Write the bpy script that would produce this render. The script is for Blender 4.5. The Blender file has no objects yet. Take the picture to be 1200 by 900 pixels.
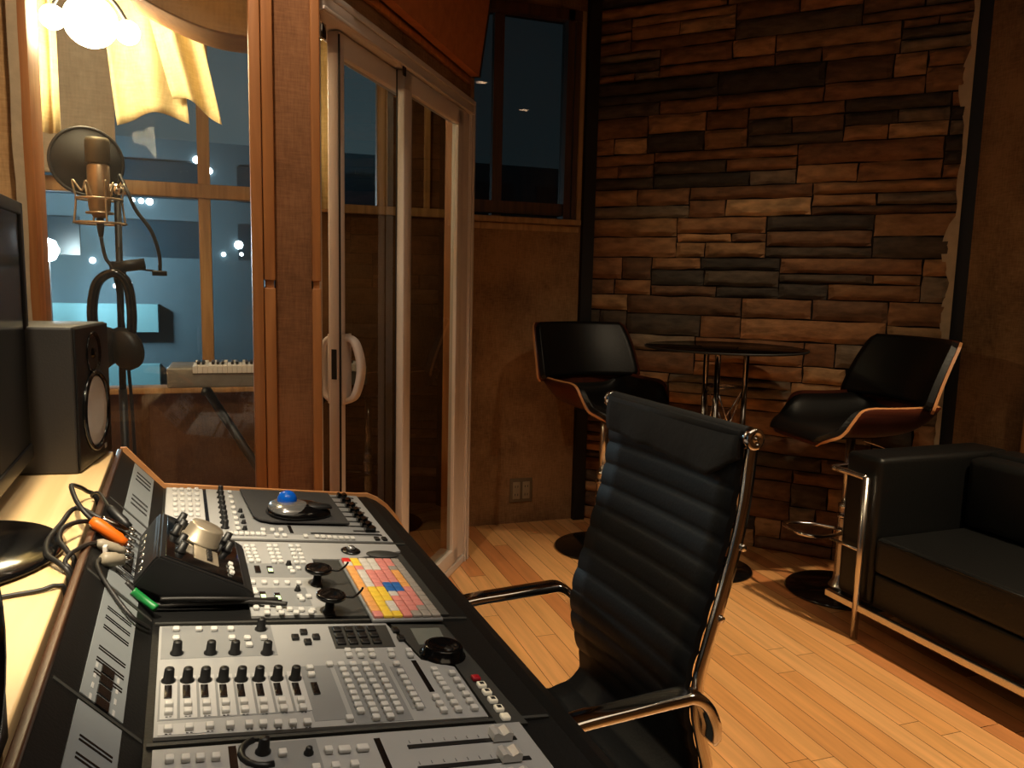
import bpy, bmesh, math, random
from mathutils import Vector, Matrix, noise
random.seed(7)
S = bpy.context.scene
COL = S.collection
PI = math.pi

# ------------------------------------------------------------------ materials
def srgb(r, g, b):
    f = lambda c: ((c/255)/12.92 if c/255 <= .04045 else ((c/255+.055)/1.055)**2.4)
    return (f(r), f(g), f(b), 1)

def nodes(name):
    m = bpy.data.materials.new(name); m.use_nodes = True
    nt = m.node_tree
    return m, nt, nt.nodes['Principled BSDF']

def plain(name, col, rough=.5, metal=0, var=.12, scale=30, bump=0, spec=.5, emit=None, es=0):
    m, nt, b = nodes(name)
    tc = nt.nodes.new('ShaderNodeTexCoord'); n = nt.nodes.new('ShaderNodeTexNoise')
    n.inputs['Scale'].default_value = scale; n.inputs['Detail'].default_value = 4
    nt.links.new(tc.outputs['Object'], n.inputs['Vector'])
    mx = nt.nodes.new('ShaderNodeMix'); mx.data_type = 'RGBA'
    mx.inputs[6].default_value = tuple(c*(1-var) for c in col[:3])+(1,)
    mx.inputs[7].default_value = tuple(min(1, c*(1+var)) for c in col[:3])+(1,)
    nt.links.new(n.outputs['Fac'], mx.inputs[0]); nt.links.new(mx.outputs[2], b.inputs['Base Color'])
    b.inputs['Roughness'].default_value = rough; b.inputs['Metallic'].default_value = metal
    b.inputs['Specular IOR Level'].default_value = spec
    if bump:
        bp = nt.nodes.new('ShaderNodeBump'); bp.inputs['Strength'].default_value = bump; bp.inputs['Distance'].default_value = .004
        nt.links.new(n.outputs['Fac'], bp.inputs['Height']); nt.links.new(bp.outputs['Normal'], b.inputs['Normal'])
    if emit:
        b.inputs['Emission Color'].default_value = emit; b.inputs['Emission Strength'].default_value = es
    return m

def wood(name, c1, c2, axis=1, scale=6, rough=.4, stretch=.06, bump=.08):
    m, nt, b = nodes(name)
    tc = nt.nodes.new('ShaderNodeTexCoord'); mp = nt.nodes.new('ShaderNodeMapping')
    sc = [1, 1, 1]; sc[axis] = stretch; mp.inputs['Scale'].default_value = sc
    n = nt.nodes.new('ShaderNodeTexNoise'); n.inputs['Scale'].default_value = scale*5; n.inputs['Detail'].default_value = 8; n.inputs['Distortion'].default_value = .6
    nt.links.new(tc.outputs['Object'], mp.inputs['Vector']); nt.links.new(mp.outputs['Vector'], n.inputs['Vector'])
    r = nt.nodes.new('ShaderNodeValToRGB'); r.color_ramp.elements[0].position = .3; r.color_ramp.elements[1].position = .7
    r.color_ramp.elements[0].color = c1; r.color_ramp.elements[1].color = c2
    nt.links.new(n.outputs['Fac'], r.inputs['Fac']); nt.links.new(r.outputs['Color'], b.inputs['Base Color'])
    b.inputs['Roughness'].default_value = rough
    bp = nt.nodes.new('ShaderNodeBump'); bp.inputs['Strength'].default_value = bump; bp.inputs['Distance'].default_value = .002
    nt.links.new(n.outputs['Fac'], bp.inputs['Height']); nt.links.new(bp.outputs['Normal'], b.inputs['Normal'])
    return m

def fabric(name, c1, c2, scale=220, rough=.95):
    m, nt, b = nodes(name)
    tc = nt.nodes.new('ShaderNodeTexCoord')
    n = nt.nodes.new('ShaderNodeTexNoise'); n.inputs['Scale'].default_value = 3.5; n.inputs['Detail'].default_value = 8; n.inputs['Roughness'].default_value = .62
    nt.links.new(tc.outputs['Object'], n.inputs['Vector'])
    fine = []
    for sc in ((1, 1, .12), (.12, .12, 1)):          # warp and weft threads
        mp = nt.nodes.new('ShaderNodeMapping'); mp.inputs['Scale'].default_value = sc
        f = nt.nodes.new('ShaderNodeTexNoise'); f.inputs['Scale'].default_value = scale; f.inputs['Detail'].default_value = 2
        nt.links.new(tc.outputs['Object'], mp.inputs['Vector']); nt.links.new(mp.outputs['Vector'], f.inputs['Vector']); fine.append(f)
    av = nt.nodes.new('ShaderNodeMath'); av.operation = 'ADD'
    nt.links.new(fine[0].outputs['Fac'], av.inputs[0]); nt.links.new(fine[1].outputs['Fac'], av.inputs[1])
    add = nt.nodes.new('ShaderNodeMath'); add.operation = 'MULTIPLY_ADD'; add.inputs[1].default_value = .35
    nt.links.new(av.outputs[0], add.inputs[0]); nt.links.new(n.outputs['Fac'], add.inputs[2])
    r = nt.nodes.new('ShaderNodeValToRGB'); r.color_ramp.elements[0].position = .62; r.color_ramp.elements[1].position = 1.08
    r.color_ramp.elements[0].color = c1; r.color_ramp.elements[1].color = c2
    nt.links.new(add.outputs[0], r.inputs['Fac']); nt.links.new(r.outputs['Color'], b.inputs['Base Color'])
    b.inputs['Roughness'].default_value = rough; b.inputs['Specular IOR Level'].default_value = .1
    bp = nt.nodes.new('ShaderNodeBump'); bp.inputs['Strength'].default_value = .3; bp.inputs['Distance'].default_value = .002
    nt.links.new(av.outputs[0], bp.inputs['Height']); nt.links.new(bp.outputs['Normal'], b.inputs['Normal'])
    return m

def attr_mat(name, rough=.8, grain=None, bump=.4, dist=.01, gs=18, lo=.6, hi=1.25):
    """per-stone / per-plank tone from the colour attribute, broken up by noise"""
    m, nt, b = nodes(name)
    at = nt.nodes.new('ShaderNodeAttribute'); at.attribute_name = 'tone'
    tc = nt.nodes.new('ShaderNodeTexCoord'); mp = nt.nodes.new('ShaderNodeMapping'); mp.inputs['Scale'].default_value = grain or (1, 1, 1)
    n = nt.nodes.new('ShaderNodeTexNoise'); n.inputs['Scale'].default_value = gs; n.inputs['Detail'].default_value = 7
    n.noise_dimensions = '4D'
    nt.links.new(tc.outputs['Object'], mp.inputs['Vector']); nt.links.new(mp.outputs['Vector'], n.inputs['Vector'])
    ml = nt.nodes.new('ShaderNodeMath'); ml.operation = 'MULTIPLY'; ml.inputs[1].default_value = 37.0
    nt.links.new(at.outputs['Alpha'], ml.inputs[0]); nt.links.new(ml.outputs[0], n.inputs['W'])
    mr = nt.nodes.new('ShaderNodeMapRange'); mr.inputs['From Min'].default_value = .3; mr.inputs['From Max'].default_value = .7
    mr.inputs['To Min'].default_value = lo; mr.inputs['To Max'].default_value = hi
    nt.links.new(n.outputs['Fac'], mr.inputs['Value'])
    vm = nt.nodes.new('ShaderNodeVectorMath'); vm.operation = 'SCALE'
    nt.links.new(at.outputs['Color'], vm.inputs[0]); nt.links.new(mr.outputs[0], vm.inputs['Scale'])
    nt.links.new(vm.outputs['Vector'], b.inputs['Base Color']); b.inputs['Roughness'].default_value = rough
    bp = nt.nodes.new('ShaderNodeBump'); bp.inputs['Strength'].default_value = bump; bp.inputs['Distance'].default_value = dist
    nt.links.new(n.outputs['Fac'], bp.inputs['Height']); nt.links.new(bp.outputs['Normal'], b.inputs['Normal'])
    return m

def glass(name, tint=(.9, .93, .92, 1), base=.07, gain=.8, dust=0):
    m = bpy.data.materials.new(name); m.use_nodes = True
    nt = m.node_tree; nt.nodes.clear()
    o = nt.nodes.new('ShaderNodeOutputMaterial'); mix = nt.nodes.new('ShaderNodeMixShader')
    t = nt.nodes.new('ShaderNodeBsdfTransparent'); t.inputs[0].default_value = tint
    g = nt.nodes.new('ShaderNodeBsdfGlossy'); g.inputs['Roughness'].default_value = .004
    lw = nt.nodes.new('ShaderNodeLayerWeight'); lw.inputs['Blend'].default_value = .5
    p = nt.nodes.new('ShaderNodeMath'); p.operation = 'POWER'; p.inputs[1].default_value = 4.5
    a = nt.nodes.new('ShaderNodeMath'); a.operation = 'MULTIPLY_ADD'; a.inputs[1].default_value = gain; a.inputs[2].default_value = base
    nt.links.new(lw.outputs['Facing'], p.inputs[0]); nt.links.new(p.outputs[0], a.inputs[0])
    nt.links.new(a.outputs[0], mix.inputs[0]); nt.links.new(t.outputs[0], mix.inputs[1]); nt.links.new(g.outputs[0], mix.inputs[2])
    if dust:                       # a film of dust that catches the lamps on either side
        d1 = nt.nodes.new('ShaderNodeBsdfTranslucent'); d2 = nt.nodes.new('ShaderNodeBsdfDiffuse'); h = nt.nodes.new('ShaderNodeMixShader'); h.inputs[0].default_value = .3
        nt.links.new(d1.outputs[0], h.inputs[1]); nt.links.new(d2.outputs[0], h.inputs[2])
        k = nt.nodes.new('ShaderNodeMixShader'); k.inputs[0].default_value = dust
        tc = nt.nodes.new('ShaderNodeTexCoord'); nz = nt.nodes.new('ShaderNodeTexNoise'); nz.inputs['Scale'].default_value = 4; nz.inputs['Detail'].default_value = 5
        f = nt.nodes.new('ShaderNodeMath'); f.operation = 'MULTIPLY'; f.inputs[1].default_value = dust*2
        nt.links.new(tc.outputs['Object'], nz.inputs['Vector']); nt.links.new(nz.outputs['Fac'], f.inputs[0]); nt.links.new(f.outputs[0], k.inputs[0])
        nt.links.new(mix.outputs[0], k.inputs[1]); nt.links.new(h.outputs[0], k.inputs[2]); nt.links.new(k.outputs[0], o.inputs[0])
        return m
    nt.links.new(mix.outputs[0], o.inputs[0])
    return m

def glow(name, col, s):
    m, nt, b = nodes(name)
    b.inputs['Base Color'].default_value = (.8, .8, .8, 1)
    b.inputs['Emission Color'].default_value = col; b.inputs['Emission Strength'].default_value = s
    return m

M = {}
M['black_leather'] = plain('black_leather', srgb(13, 12, 12), .42, bump=.15, scale=120, spec=.4)
M['sofa_leather'] = plain('sofa_leather', srgb(12, 12, 12), .45, bump=.2, scale=90, spec=.4)
M['sling'] = plain('sling_leather', srgb(17, 19, 20), .58, bump=.12, scale=150, spec=.3)
M['flap'] = plain('worn_cover', srgb(25, 24, 22), .8, bump=.25, scale=60, var=.25)
M['chrome'] = plain('chrome', (.72, .7, .68, 1), .1, 1, var=.03)
M['dark_chrome'] = plain('dark_chrome', (.33, .31, .3, 1), .12, 1, var=.03)
M['brass_chrome'] = plain('satin_chrome', (.74, .7, .65, 1), .25, 1, var=.04)
M['black_base'] = plain('black_enamel', srgb(14, 13, 13), .14)
M['black_plastic'] = plain('black_plastic', srgb(19, 19, 20), .45)
M['black_gloss'] = plain('black_gloss', srgb(10, 10, 11), .12)
M['console_black'] = plain('console_black', srgb(13, 13, 13), .5, bump=.12, scale=260, spec=.35)
M['console_dark'] = plain('console_charcoal', srgb(52, 52, 50), .6, bump=.05, scale=200)
M['panel'] = plain('panel_silver', srgb(164, 165, 166), .45, .1, var=.05)
M['panel_grey'] = plain('panel_grey', srgb(132, 134, 136), .5, .1, var=.06)
M['panel_lite'] = plain('panel_pale', srgb(184, 184, 184), .5, .05, var=.04)
M['strip_grey'] = plain('meter_strip_grey', srgb(134, 140, 144), .5, .1, var=.06)
M['button'] = plain('button_ivory', srgb(206, 205, 202), .4, var=.04)
M['lcd'] = plain('lcd_grey', srgb(120, 124, 118), .25)
M['dark_lcd'] = plain('dark_display', srgb(22, 18, 17), .2)
M['red_button'] = plain('red_button', srgb(165, 18, 36), .35)
M['white_button'] = plain('white_button', srgb(240, 230, 205), .4, emit=(1, .9, .7, 1), es=.12)
M['green_led'] = glow('green_led', (.22, .85, .0, 1), .9)
M['trim_wood'] = wood('console_end_wood', srgb(205, 140, 88), srgb(226, 164, 108), 0, 6)
M['rear_wood'] = wood('console_rear_wood', srgb(54, 32, 19), srgb(78, 48, 28), 1, 6)
M['desk_wood'] = wood('desk_maple', srgb(222, 184, 130), srgb(240, 208, 156), 1, 5, .42)
M['post_wood'] = wood('post_wood', srgb(158, 98, 52), srgb(196, 130, 74), 2, 8, .45)
M['dark_wood'] = wood('dark_window_wood', srgb(58, 38, 24), srgb(92, 62, 38), 2, 8, .5)
M['pale_wood'] = wood('pale_window_wood', srgb(150, 115, 75), srgb(190, 150, 100), 2, 8, .5)
M['red_wood'] = wood('red_panel_wood', srgb(172, 100, 58), srgb(196, 124, 76), 0, 5, .45)
M['walnut'] = wood('walnut_ply', srgb(58, 24, 14), srgb(86, 38, 22), 0, 6, .35)
M['ply_edge'] = plain('ply_edge', srgb(190, 130, 80), .45, var=.1)
M['burlap'] = fabric('burlap_wall', srgb(108, 80, 54), srgb(162, 124, 86))
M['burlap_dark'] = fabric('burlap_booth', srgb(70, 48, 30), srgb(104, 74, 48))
M['burlap_red'] = fabric('burlap_panel', srgb(118, 80, 54), srgb(158, 110, 76))
M['burlap_tan'] = fabric('burlap_tan', srgb(190, 140, 90), srgb(225, 180, 125))
M['cream_cloth'] = fabric('cream_cloth', srgb(200, 178, 128), srgb(238, 218, 165), 150)
M['brown_cloth'] = fabric('brown_cloud_cloth', srgb(104, 70, 36), srgb(136, 94, 50), 150)
M['door_white'] = plain('door_vinyl', srgb(214, 200, 190), .4, var=.03)
M['black_trim'] = plain('black_trim', srgb(16, 13, 11), .6)
M['plaster'] = plain('plaster_smear', srgb(200, 175, 140), .9, bump=.5, scale=25, var=.25)
M['ceiling'] = plain('ceiling_paint', srgb(120, 95, 70), .9)
M['mortar'] = plain('dark_mortar', srgb(28, 19, 13), .95)  # dark mortar in the stone joints
M['gap'] = plain('floor_gap', srgb(70, 38, 16), .9)
M['glass'] = glass('booth_glass', base=.05, dust=.024)
M['door_glass'] = glass('door_glass', tint=(.52, .55, .54, 1), base=.06, gain=.6)
M['win_glass'] = glass('window_glass', tint=(.10, .105, .105, 1), base=.06, gain=.6)
M['city_glass'] = glass('booth_window_glass', tint=(.97, .98, .98, 1), base=.006, gain=.3)
M['table_glass'] = glass('smoked_glass', tint=(.10, .09, .085, 1), base=.03, gain=.4)
M['stone'] = attr_mat('ledge_stone', .85, (1, 1, 2.5), .8, .012, 14, .55, 1.3)
M['floor'] = attr_mat('maple_planks', .36, (1, .07, 1), .06, .002, 40, .82, 1.12)
M['white_cone'] = plain('white_cone', srgb(214, 205, 196), .5, var=.03)
M['speaker_black'] = plain('speaker_vinyl', srgb(34, 30, 28), .55, bump=.08, scale=300)
M['blind'] = fabric('haze_blind_grey', srgb(150, 140, 128), srgb(178, 166, 150), 120)
M['piano_grey'] = plain('piano_grey', srgb(112, 108, 100), .45)
M['cap_silver'] = plain('fader_silver', srgb(205, 204, 202), .28, .35)
M['screen'] = plain('screen_dark', srgb(12, 16, 20), .15)
M['orange'] = plain('orange_plug', srgb(225, 105, 20), .4)
M['green'] = plain('green_plug', srgb(20, 120, 55), .4)
M['grey_plug'] = plain('grey_plug', srgb(150, 140, 122), .45)
M['rubber'] = plain('cable_rubber', srgb(26, 24, 23), .5)
M['mic'] = plain('mic_champagne', srgb(150, 128, 100), .35, .7)
M['mic_grille'] = plain('mic_grille', srgb(92, 84, 66), .5, .6, var=.3, scale=300)
M['mount'] = plain('shock_mount', srgb(190, 175, 150), .3, .7)
M['mesh_black'] = plain('pop_filter_mesh', srgb(30, 28, 26), .8)
M['blue_ball'] = plain('blue_ball', srgb(10, 84, 190), .1, var=.15)
M['silver'] = plain('silver_shell', srgb(150, 150, 150), .22, .7)
M['pad'] = plain('mouse_pad_rubber', srgb(44, 43, 44), .85)
M['knob_silver'] = plain('knob_satin', srgb(178, 166, 146), .35, .6)
M['outlet'] = plain('outlet_plate', srgb(112, 94, 70), .5)
M['outlet_lite'] = plain('outlet_ivory', srgb(158, 140, 112), .5)
M['facade'] = plain('neighbour_facade', srgb(62, 82, 90), .8, var=.25, scale=1.5)
M['facade_band'] = plain('neighbour_ledge', srgb(96, 140, 146), .7, var=.15, scale=2)
M['facade_glass'] = plain('neighbour_window', srgb(22, 44, 54), .3)
M['asphalt'] = plain('asphalt', srgb(40, 46, 50), .9)
M['lamp_warm'] = glow('warm_bulb', (1, .82, .5, 1), 60)
M['lamp_cold'] = glow('cold_flood', (.75, .95, 1, 1), 120)
M['lamp_small'] = glow('city_lamp', (.85, .95, 1, 1), 14)
M['down_lens'] = glow('downlight_lens', (1, .85, .62, 1), 26)
M['key_white'] = plain('key_white', srgb(225, 220, 208), .4)
KEYC = {'red': (205, 40, 36), 'orange': (236, 168, 96), 'peach': (226, 150, 118), 'yellow': (244, 206, 70), 'pink': (222, 140, 132),
        'white': (214, 208, 200), 'blue': (44, 104, 178), 'grey': (158, 150, 142)}
for k, c in KEYC.items(): M['key_'+k] = plain('key_'+k, srgb(*c), .45, var=.04)

# ------------------------------------------------------------------ mesh helpers
OFF = {}
class MB:
    def __init__(s, mats): s.bm = bmesh.new(); s.mats = mats if isinstance(mats, (list, tuple)) else [mats]; s.tone = None
    def _faces(s, fs, mi, sm):
        for f in fs: f.material_index = mi; f.smooth = sm
    def box(s, a, b, bev=0, mi=0, mtx=None, seg=2):
        t = bmesh.new(); bmesh.ops.create_cube(t, size=1)
        sx, sy, sz = (b[i]-a[i] for i in range(3))
        for v in t.verts: v.co = Vector((a[0]+(v.co.x+.5)*sx, a[1]+(v.co.y+.5)*sy, a[2]+(v.co.z+.5)*sz))
        if bev: bmesh.ops.bevel(t, geom=t.edges[:], offset=bev, segments=seg, affect='EDGES', profile=.6)
        s.merge(t, mi, bool(bev) and seg > 1, mtx); return s
    def merge(s, t, mi=0, sm=False, mtx=None):
        if mtx: bmesh.ops.transform(t, matrix=mtx, verts=t.verts)
        bmesh.ops.recalc_face_normals(t, faces=t.faces)
        mp = {v: s.bm.verts.new(v.co) for v in t.verts}
        for f in t.faces:
            try: g = s.bm.faces.new([mp[v] for v in f.verts])
            except ValueError: continue
            g.material_index = mi; g.smooth = sm
        t.free()
    def lathe(s, prof, o=(0, 0, 0), ax=(0, 0, 1), n=24, mi=0, sm=True, sx=1, sy=1):
        """prof: (radius, height) pairs about axis ax through o"""
        q = Vector((0, 0, 1)).rotation_difference(Vector(ax).normalized()).to_matrix().to_4x4()
        t = bmesh.new(); rings = []
        for r, h in prof:
            if r < 1e-6: rings.append([t.verts.new((0, 0, h))])
            else: rings.append([t.verts.new((r*sx*math.cos(2*PI*i/n), r*sy*math.sin(2*PI*i/n), h)) for i in range(n)])
        for A, B in zip(rings, rings[1:]):
            for i in range(n):
                j = (i+1) % n
                if len(A) == 1 and len(B) == 1: continue
                if len(A) == 1: t.faces.new((A[0], B[j], B[i]))
                elif len(B) == 1: t.faces.new((A[i], A[j], B[0]))
                else: t.faces.new((A[i], A[j], B[j], B[i]))
        for e in (rings[0], rings[-1]):
            if len(e) > 2: t.faces.new(e)
        s.merge(t, mi, sm, Matrix.Translation(Vector(o)) @ q); return s
    def cyl(s, p, q, r, r2=None, n=16, mi=0):
        p, q = Vector(p), Vector(q); L = (q-p).length
        return s.lathe([(r, 0), (r if r2 is None else r2, L)], p, q-p, n, mi)
    def tube(s, pts, r, n=10, mi=0, smooth=True, flat=None, closed=False, steps=6):
        """swept round (or flattened: flat=(width_dir, half_width, half_thickness)) tube along pts"""
        P = [Vector(p) for p in pts]
        if smooth: P = spline(P, steps, closed)
        rings = []; t = bmesh.new(); nn = len(P); up = None
        for i, p in enumerate(P):
            a = P[(i-1) % nn] if (closed or i > 0) else p; b = P[(i+1) % nn] if (closed or i < nn-1) else p
            d = (b-a).normalized()
            if flat:
                w = Vector(flat[0]).normalized(); h = d.cross(w).normalized()
                ring = [p+w*flat[1]*math.copysign(abs(math.cos(2*PI*k/n))**.6, math.cos(2*PI*k/n))+h*flat[2]*math.copysign(abs(math.sin(2*PI*k/n))**.6, math.sin(2*PI*k/n)) for k in range(n)]
            else:
                if up is None:
                    up = Vector((0, 0, 1)) if abs(d.z) < .9 else Vector((1, 0, 0))
                x = d.cross(up)
                if x.length < 1e-4: up = Vector((1, .3, .1)); x = d.cross(up)
                x.normalize(); up = x.cross(d).normalized()
                rr = r[min(len(r)-1, int(i/(nn-1)*(len(r)-1)+.5))] if isinstance(r, (list, tuple)) else r
                ring = [p+x*rr*math.cos(2*PI*k/n)+up*rr*math.sin(2*PI*k/n) for k in range(n)]
            rings.append([t.verts.new(c) for c in ring])
        R = rings+[rings[0]] if closed else rings
        for A, B in zip(R, R[1:]):
            for k in range(n): t.faces.new((A[k], A[(k+1) % n], B[(k+1) % n], B[k]))
        if not closed: t.faces.new(rings[0]); t.faces.new(rings[-1])
        s.merge(t, mi, True); return s
    def prism(s, poly, y0, y1, axis='y', mi=0, bev=0, sm=False):
        t = bmesh.new()
        f = {'y': lambda a, b, c: (a, c, b), 'x': lambda a, b, c: (c, a, b), 'z': lambda a, b, c: (a, b, c)}[axis]
        A = [t.verts.new(f(a, b, y0)) for a, b in poly]; B = [t.verts.new(f(a, b, y1)) for a, b in poly]
        t.faces.new(A); t.faces.new(B[::-1]); n = len(poly)
        for i in range(n): t.faces.new((A[i], A[(i+1) % n], B[(i+1) % n], B[i]))
        bmesh.ops.recalc_face_normals(t, faces=t.faces)
        if bev: bmesh.ops.bevel(t, geom=t.edges[:], offset=bev, segments=2, affect='EDGES')
        s.merge(t, mi, sm); return s
    def quad(s, *p, mi=0):
        f = s.bm.faces.new([s.bm.verts.new(c) for c in p]); f.material_index = mi; return s
    def sheet(s, fn, nu, nv, th, mi=0, mi2=None, edge=None):
        """closed curved slab: fn(a,b)->(point, normal); thickness th along -normal"""
        t = bmesh.new(); F = [[None]*(nv+1) for _ in range(nu+1)]; G = [[None]*(nv+1) for _ in range(nu+1)]
        for i in range(nu+1):
            for j in range(nv+1):
                p, nr = fn(i/nu, j/nv); F[i][j] = t.verts.new(p); G[i][j] = t.verts.new(Vector(p)-Vector(nr)*th)
        def fc(vs, m, sm=True):
            f = t.faces.new(vs); f.material_index = m; f.smooth = sm
        for i in range(nu):
            for j in range(nv):
                fc((F[i][j], F[i+1][j], F[i+1][j+1], F[i][j+1]), mi); fc((G[i][j], G[i][j+1], G[i+1][j+1], G[i+1][j]), mi if mi2 is None else mi2)
        em = mi if edge is None else edge
        for i in range(nu):
            fc((F[i][0], G[i][0], G[i+1][0], F[i+1][0]), em, False); fc((F[i][nv], F[i+1][nv], G[i+1][nv], G[i][nv]), em, False)
        for j in range(nv):
            fc((F[0][j], F[0][j+1], G[0][j+1], G[0][j]), em, False); fc((F[nu][j], G[nu][j], G[nu][j+1], F[nu][j+1]), em, False)
        bmesh.ops.recalc_face_normals(t, faces=t.faces)
        mp = {v: s.bm.verts.new(v.co) for v in t.verts}
        for f in t.faces:
            g = s.bm.faces.new([mp[v] for v in f.verts]); g.material_index = f.material_index; g.smooth = f.smooth
        t.free(); return s
    def obj(s, name, parent=None, loc=None):
        root = parent
        while root is not None and root.parent is not None: root = root.parent
        if root is not None and root.name in OFF:
            o = Vector(OFF[root.name])
            for v in s.bm.verts: v.co -= o
        me = bpy.data.meshes.new(name); s.bm.to_mesh(me); s.bm.free()
        for m in s.mats: me.materials.append(m)
        o = bpy.data.objects.new(name, me); COL.objects.link(o)
        if parent is not None: o.parent = parent
        if loc: o.location = loc
        return o

def spline(P, k=6, closed=False):
    if len(P) < 3: return P
    out = []; n = len(P)
    rng = range(n) if closed else range(n-1)
    for i in rng:
        p0 = P[(i-1) % n] if (closed or i > 0) else P[i]; p1 = P[i]; p2 = P[(i+1) % n]; p3 = P[(i+2) % n] if (closed or i < n-2) else P[i+1]
        for j in range(k):
            t = j/k
            out.append(.5*((2*p1)+(p2-p0)*t+(2*p0-5*p1+4*p2-p3)*t*t+(3*p1-p0-3*p2+p3)*t**3))
    if not closed: out.append(P[-1])
    return out

def tag(o, label=None, cat=None, group=None, kind=None):
    if label: o['label'] = label
    if cat: o['category'] = cat
    if group: o['group'] = group
    if kind: o['kind'] = kind
    return o
def thing(name, label, cat, loc=(0, 0, 0), rz=0, group=None, off=None):
    o = bpy.data.objects.new(name, None); COL.objects.link(o)
    o.location = loc; o.rotation_euler = (0, 0, rz); o.empty_display_size = .1
    if off is not None: OFF[o.name] = off
    return tag(o, label, cat, group)
def struct(o): o['kind'] = 'structure'; return o
def dup(root, loc=None, rz=None, label=None, group=None):
    r = root.copy(); COL.objects.link(r)
    if loc is not None: r.location = loc
    if rz is not None: r.rotation_euler = (0, 0, rz)
    if label: r['label'] = label
    if group: r['group'] = group
    for ch in list(root.children):
        c = ch.copy(); COL.objects.link(c); c.parent = r
        for g in list(ch.children):
            d = g.copy(); COL.objects.link(d); d.parent = c
    return r
def copy_part(o, parent, loc, rot=None):
    c = o.copy(); COL.objects.link(c); c.parent = parent; c.location = loc
    if rot: c.rotation_euler = rot
    return c

# ------------------------------------------------------------------ camera
H = 1.25; YAW = math.radians(19.2); PITCH = math.radians(7.25); ROLL = math.radians(1.35)
fw = Vector((math.sin(YAW)*math.cos(PITCH), math.cos(YAW)*math.cos(PITCH), -math.sin(PITCH)))
r0 = Vector((math.cos(YAW), -math.sin(YAW), 0)); u0 = r0.cross(fw)
Rt = r0*math.cos(ROLL)+u0*math.sin(ROLL); Up = u0*math.cos(ROLL)-r0*math.sin(ROLL)
cam = bpy.data.objects.new('camera', bpy.data.cameras.new('camera')); COL.objects.link(cam)
cam.matrix_world = Matrix(((Rt.x, Up.x, -fw.x, 0), (Rt.y, Up.y, -fw.y, 0), (Rt.z, Up.z, -fw.z, H), (0, 0, 0, 1)))
cam.data.sensor_width = 36; cam.data.lens = 920/1200*36; cam.data.clip_start = .02; cam.data.clip_end = 200
S.camera = cam

# ------------------------------------------------------------------ setting
CEIL = 2.75
# floor: individual boards with their own tone
m = MB([M['floor'], M['gap']])
m.quad((-2.2, -1.6, -.003), (3.6, -1.6, -.003), (3.6, 6, -.003), (-2.2, 6, -.003), mi=1)
lay = m.bm.loops.layers.float_color.new('tone')
W = .074; rnd = random.Random(3)
x = -2.2
while x < 3.5:
    y = -1.6-rnd.random()
    while y < 3.9:
        L = rnd.uniform(.45, 1.5)
        c = rnd.choice([(226, 164, 104), (230, 170, 110), (222, 158, 96), (234, 176, 116), (226, 164, 102), (228, 168, 106), (216, 148, 90), (230, 170, 108), (220, 156, 96), (202, 130, 78), (208, 138, 84)])
        c = srgb(*c); a = rnd.random(); g = .0009
        f = m.bm.faces.new([m.bm.verts.new(p) for p in ((x+g, y+g, 0), (x+W-g, y+g, 0), (x+W-g, y+L-g, 0), (x+g, y+L-g, 0))])
        for l in f.loops: l[lay] = (c[0], c[1], c[2], a)
        y += L
    x += W
struct(m.obj('floor'))
struct(MB(M['ceiling']).box((-2.2, -1.6, CEIL), (3.6, 3.9, CEIL+.1)).obj('ceiling'))

def wallseg(name, p, q, z0, z1, mat, th=.08, side=1, parent=None):
    """wall slab from p to q (plan), thickness away from the room"""
    p, q = Vector(p+(0,)), Vector(q+(0,)); d = (q-p).normalized(); n = Vector((-d.y, d.x, 0))*side*th
    b = MB(mat); t = bmesh.new(); A = [p, q, q+n, p+n]
    lo = [t.verts.new((a.x, a.y, z0)) for a in A]; hi = [t.verts.new((a.x, a.y, z1)) for a in A]
    t.faces.new(lo); t.faces.new(hi)
    for i in range(4): t.faces.new((lo[i], lo[(i+1) % 4], hi[(i+1) % 4], hi[i]))
    b.merge(t); return b
def wall(name, p, q, z0, z1, mat, th=.08, side=1): return struct(wallseg(name, p, q, z0, z1, mat, th, side).obj(name))

YB = 3.785          # far wall, shared by control room and booth
# far wall of the control room
m = MB(M['burlap'])
m.box((1.0, YB, 0), (1.80, YB+.08, 1.585)).box((1.0, YB, 2.57), (1.80, YB+.08, CEIL)).box((1.66, YB, 1.585), (1.80, YB+.08, 2.57))
struct(m.obj('wall_back'))
w = struct(MB(M['dark_wood']).box((1.565, YB-.02, 1.56), (1.60, YB+.06, 2.60)).box((1.61, YB-.015, 1.56), (1.635, YB+.02, 2.60)).box((1.195, YB+.02, 1.585), (1.245, YB+.06, 2.57))
           .box((1.0, YB-.02, 2.55), (1.64, YB+.06, 2.60)).box((1.0, YB+.0, 1.60), (1.57, YB+.05, 1.66)).obj('window_2'))
struct(MB(M['pale_wood']).box((1.0, YB-.035, 1.555), (1.66, YB+.06, 1.583), .004).box((1.638, YB-.02, 1.583), (1.66, YB, 2.60)).obj('window_sill', w))
struct(MB(M['pale_wood']).box((1.0, YB-.006, 1.52), (1.66, YB, 1.552), .003).obj('window_apron', w))
struct(MB(M['win_glass']).quad((1.0, YB+.03, 1.585), (1.57, YB+.03, 1.585), (1.57, YB+.03, 2.57), (1.0, YB+.03, 2.57)).obj('window_pane', w))
# black corner trims on both ends of the stone wall
struct(MB(M['black_trim']).box((1.672, YB-.035, 0), (1.735, YB, CEIL)).obj('trim_1'))

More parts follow.
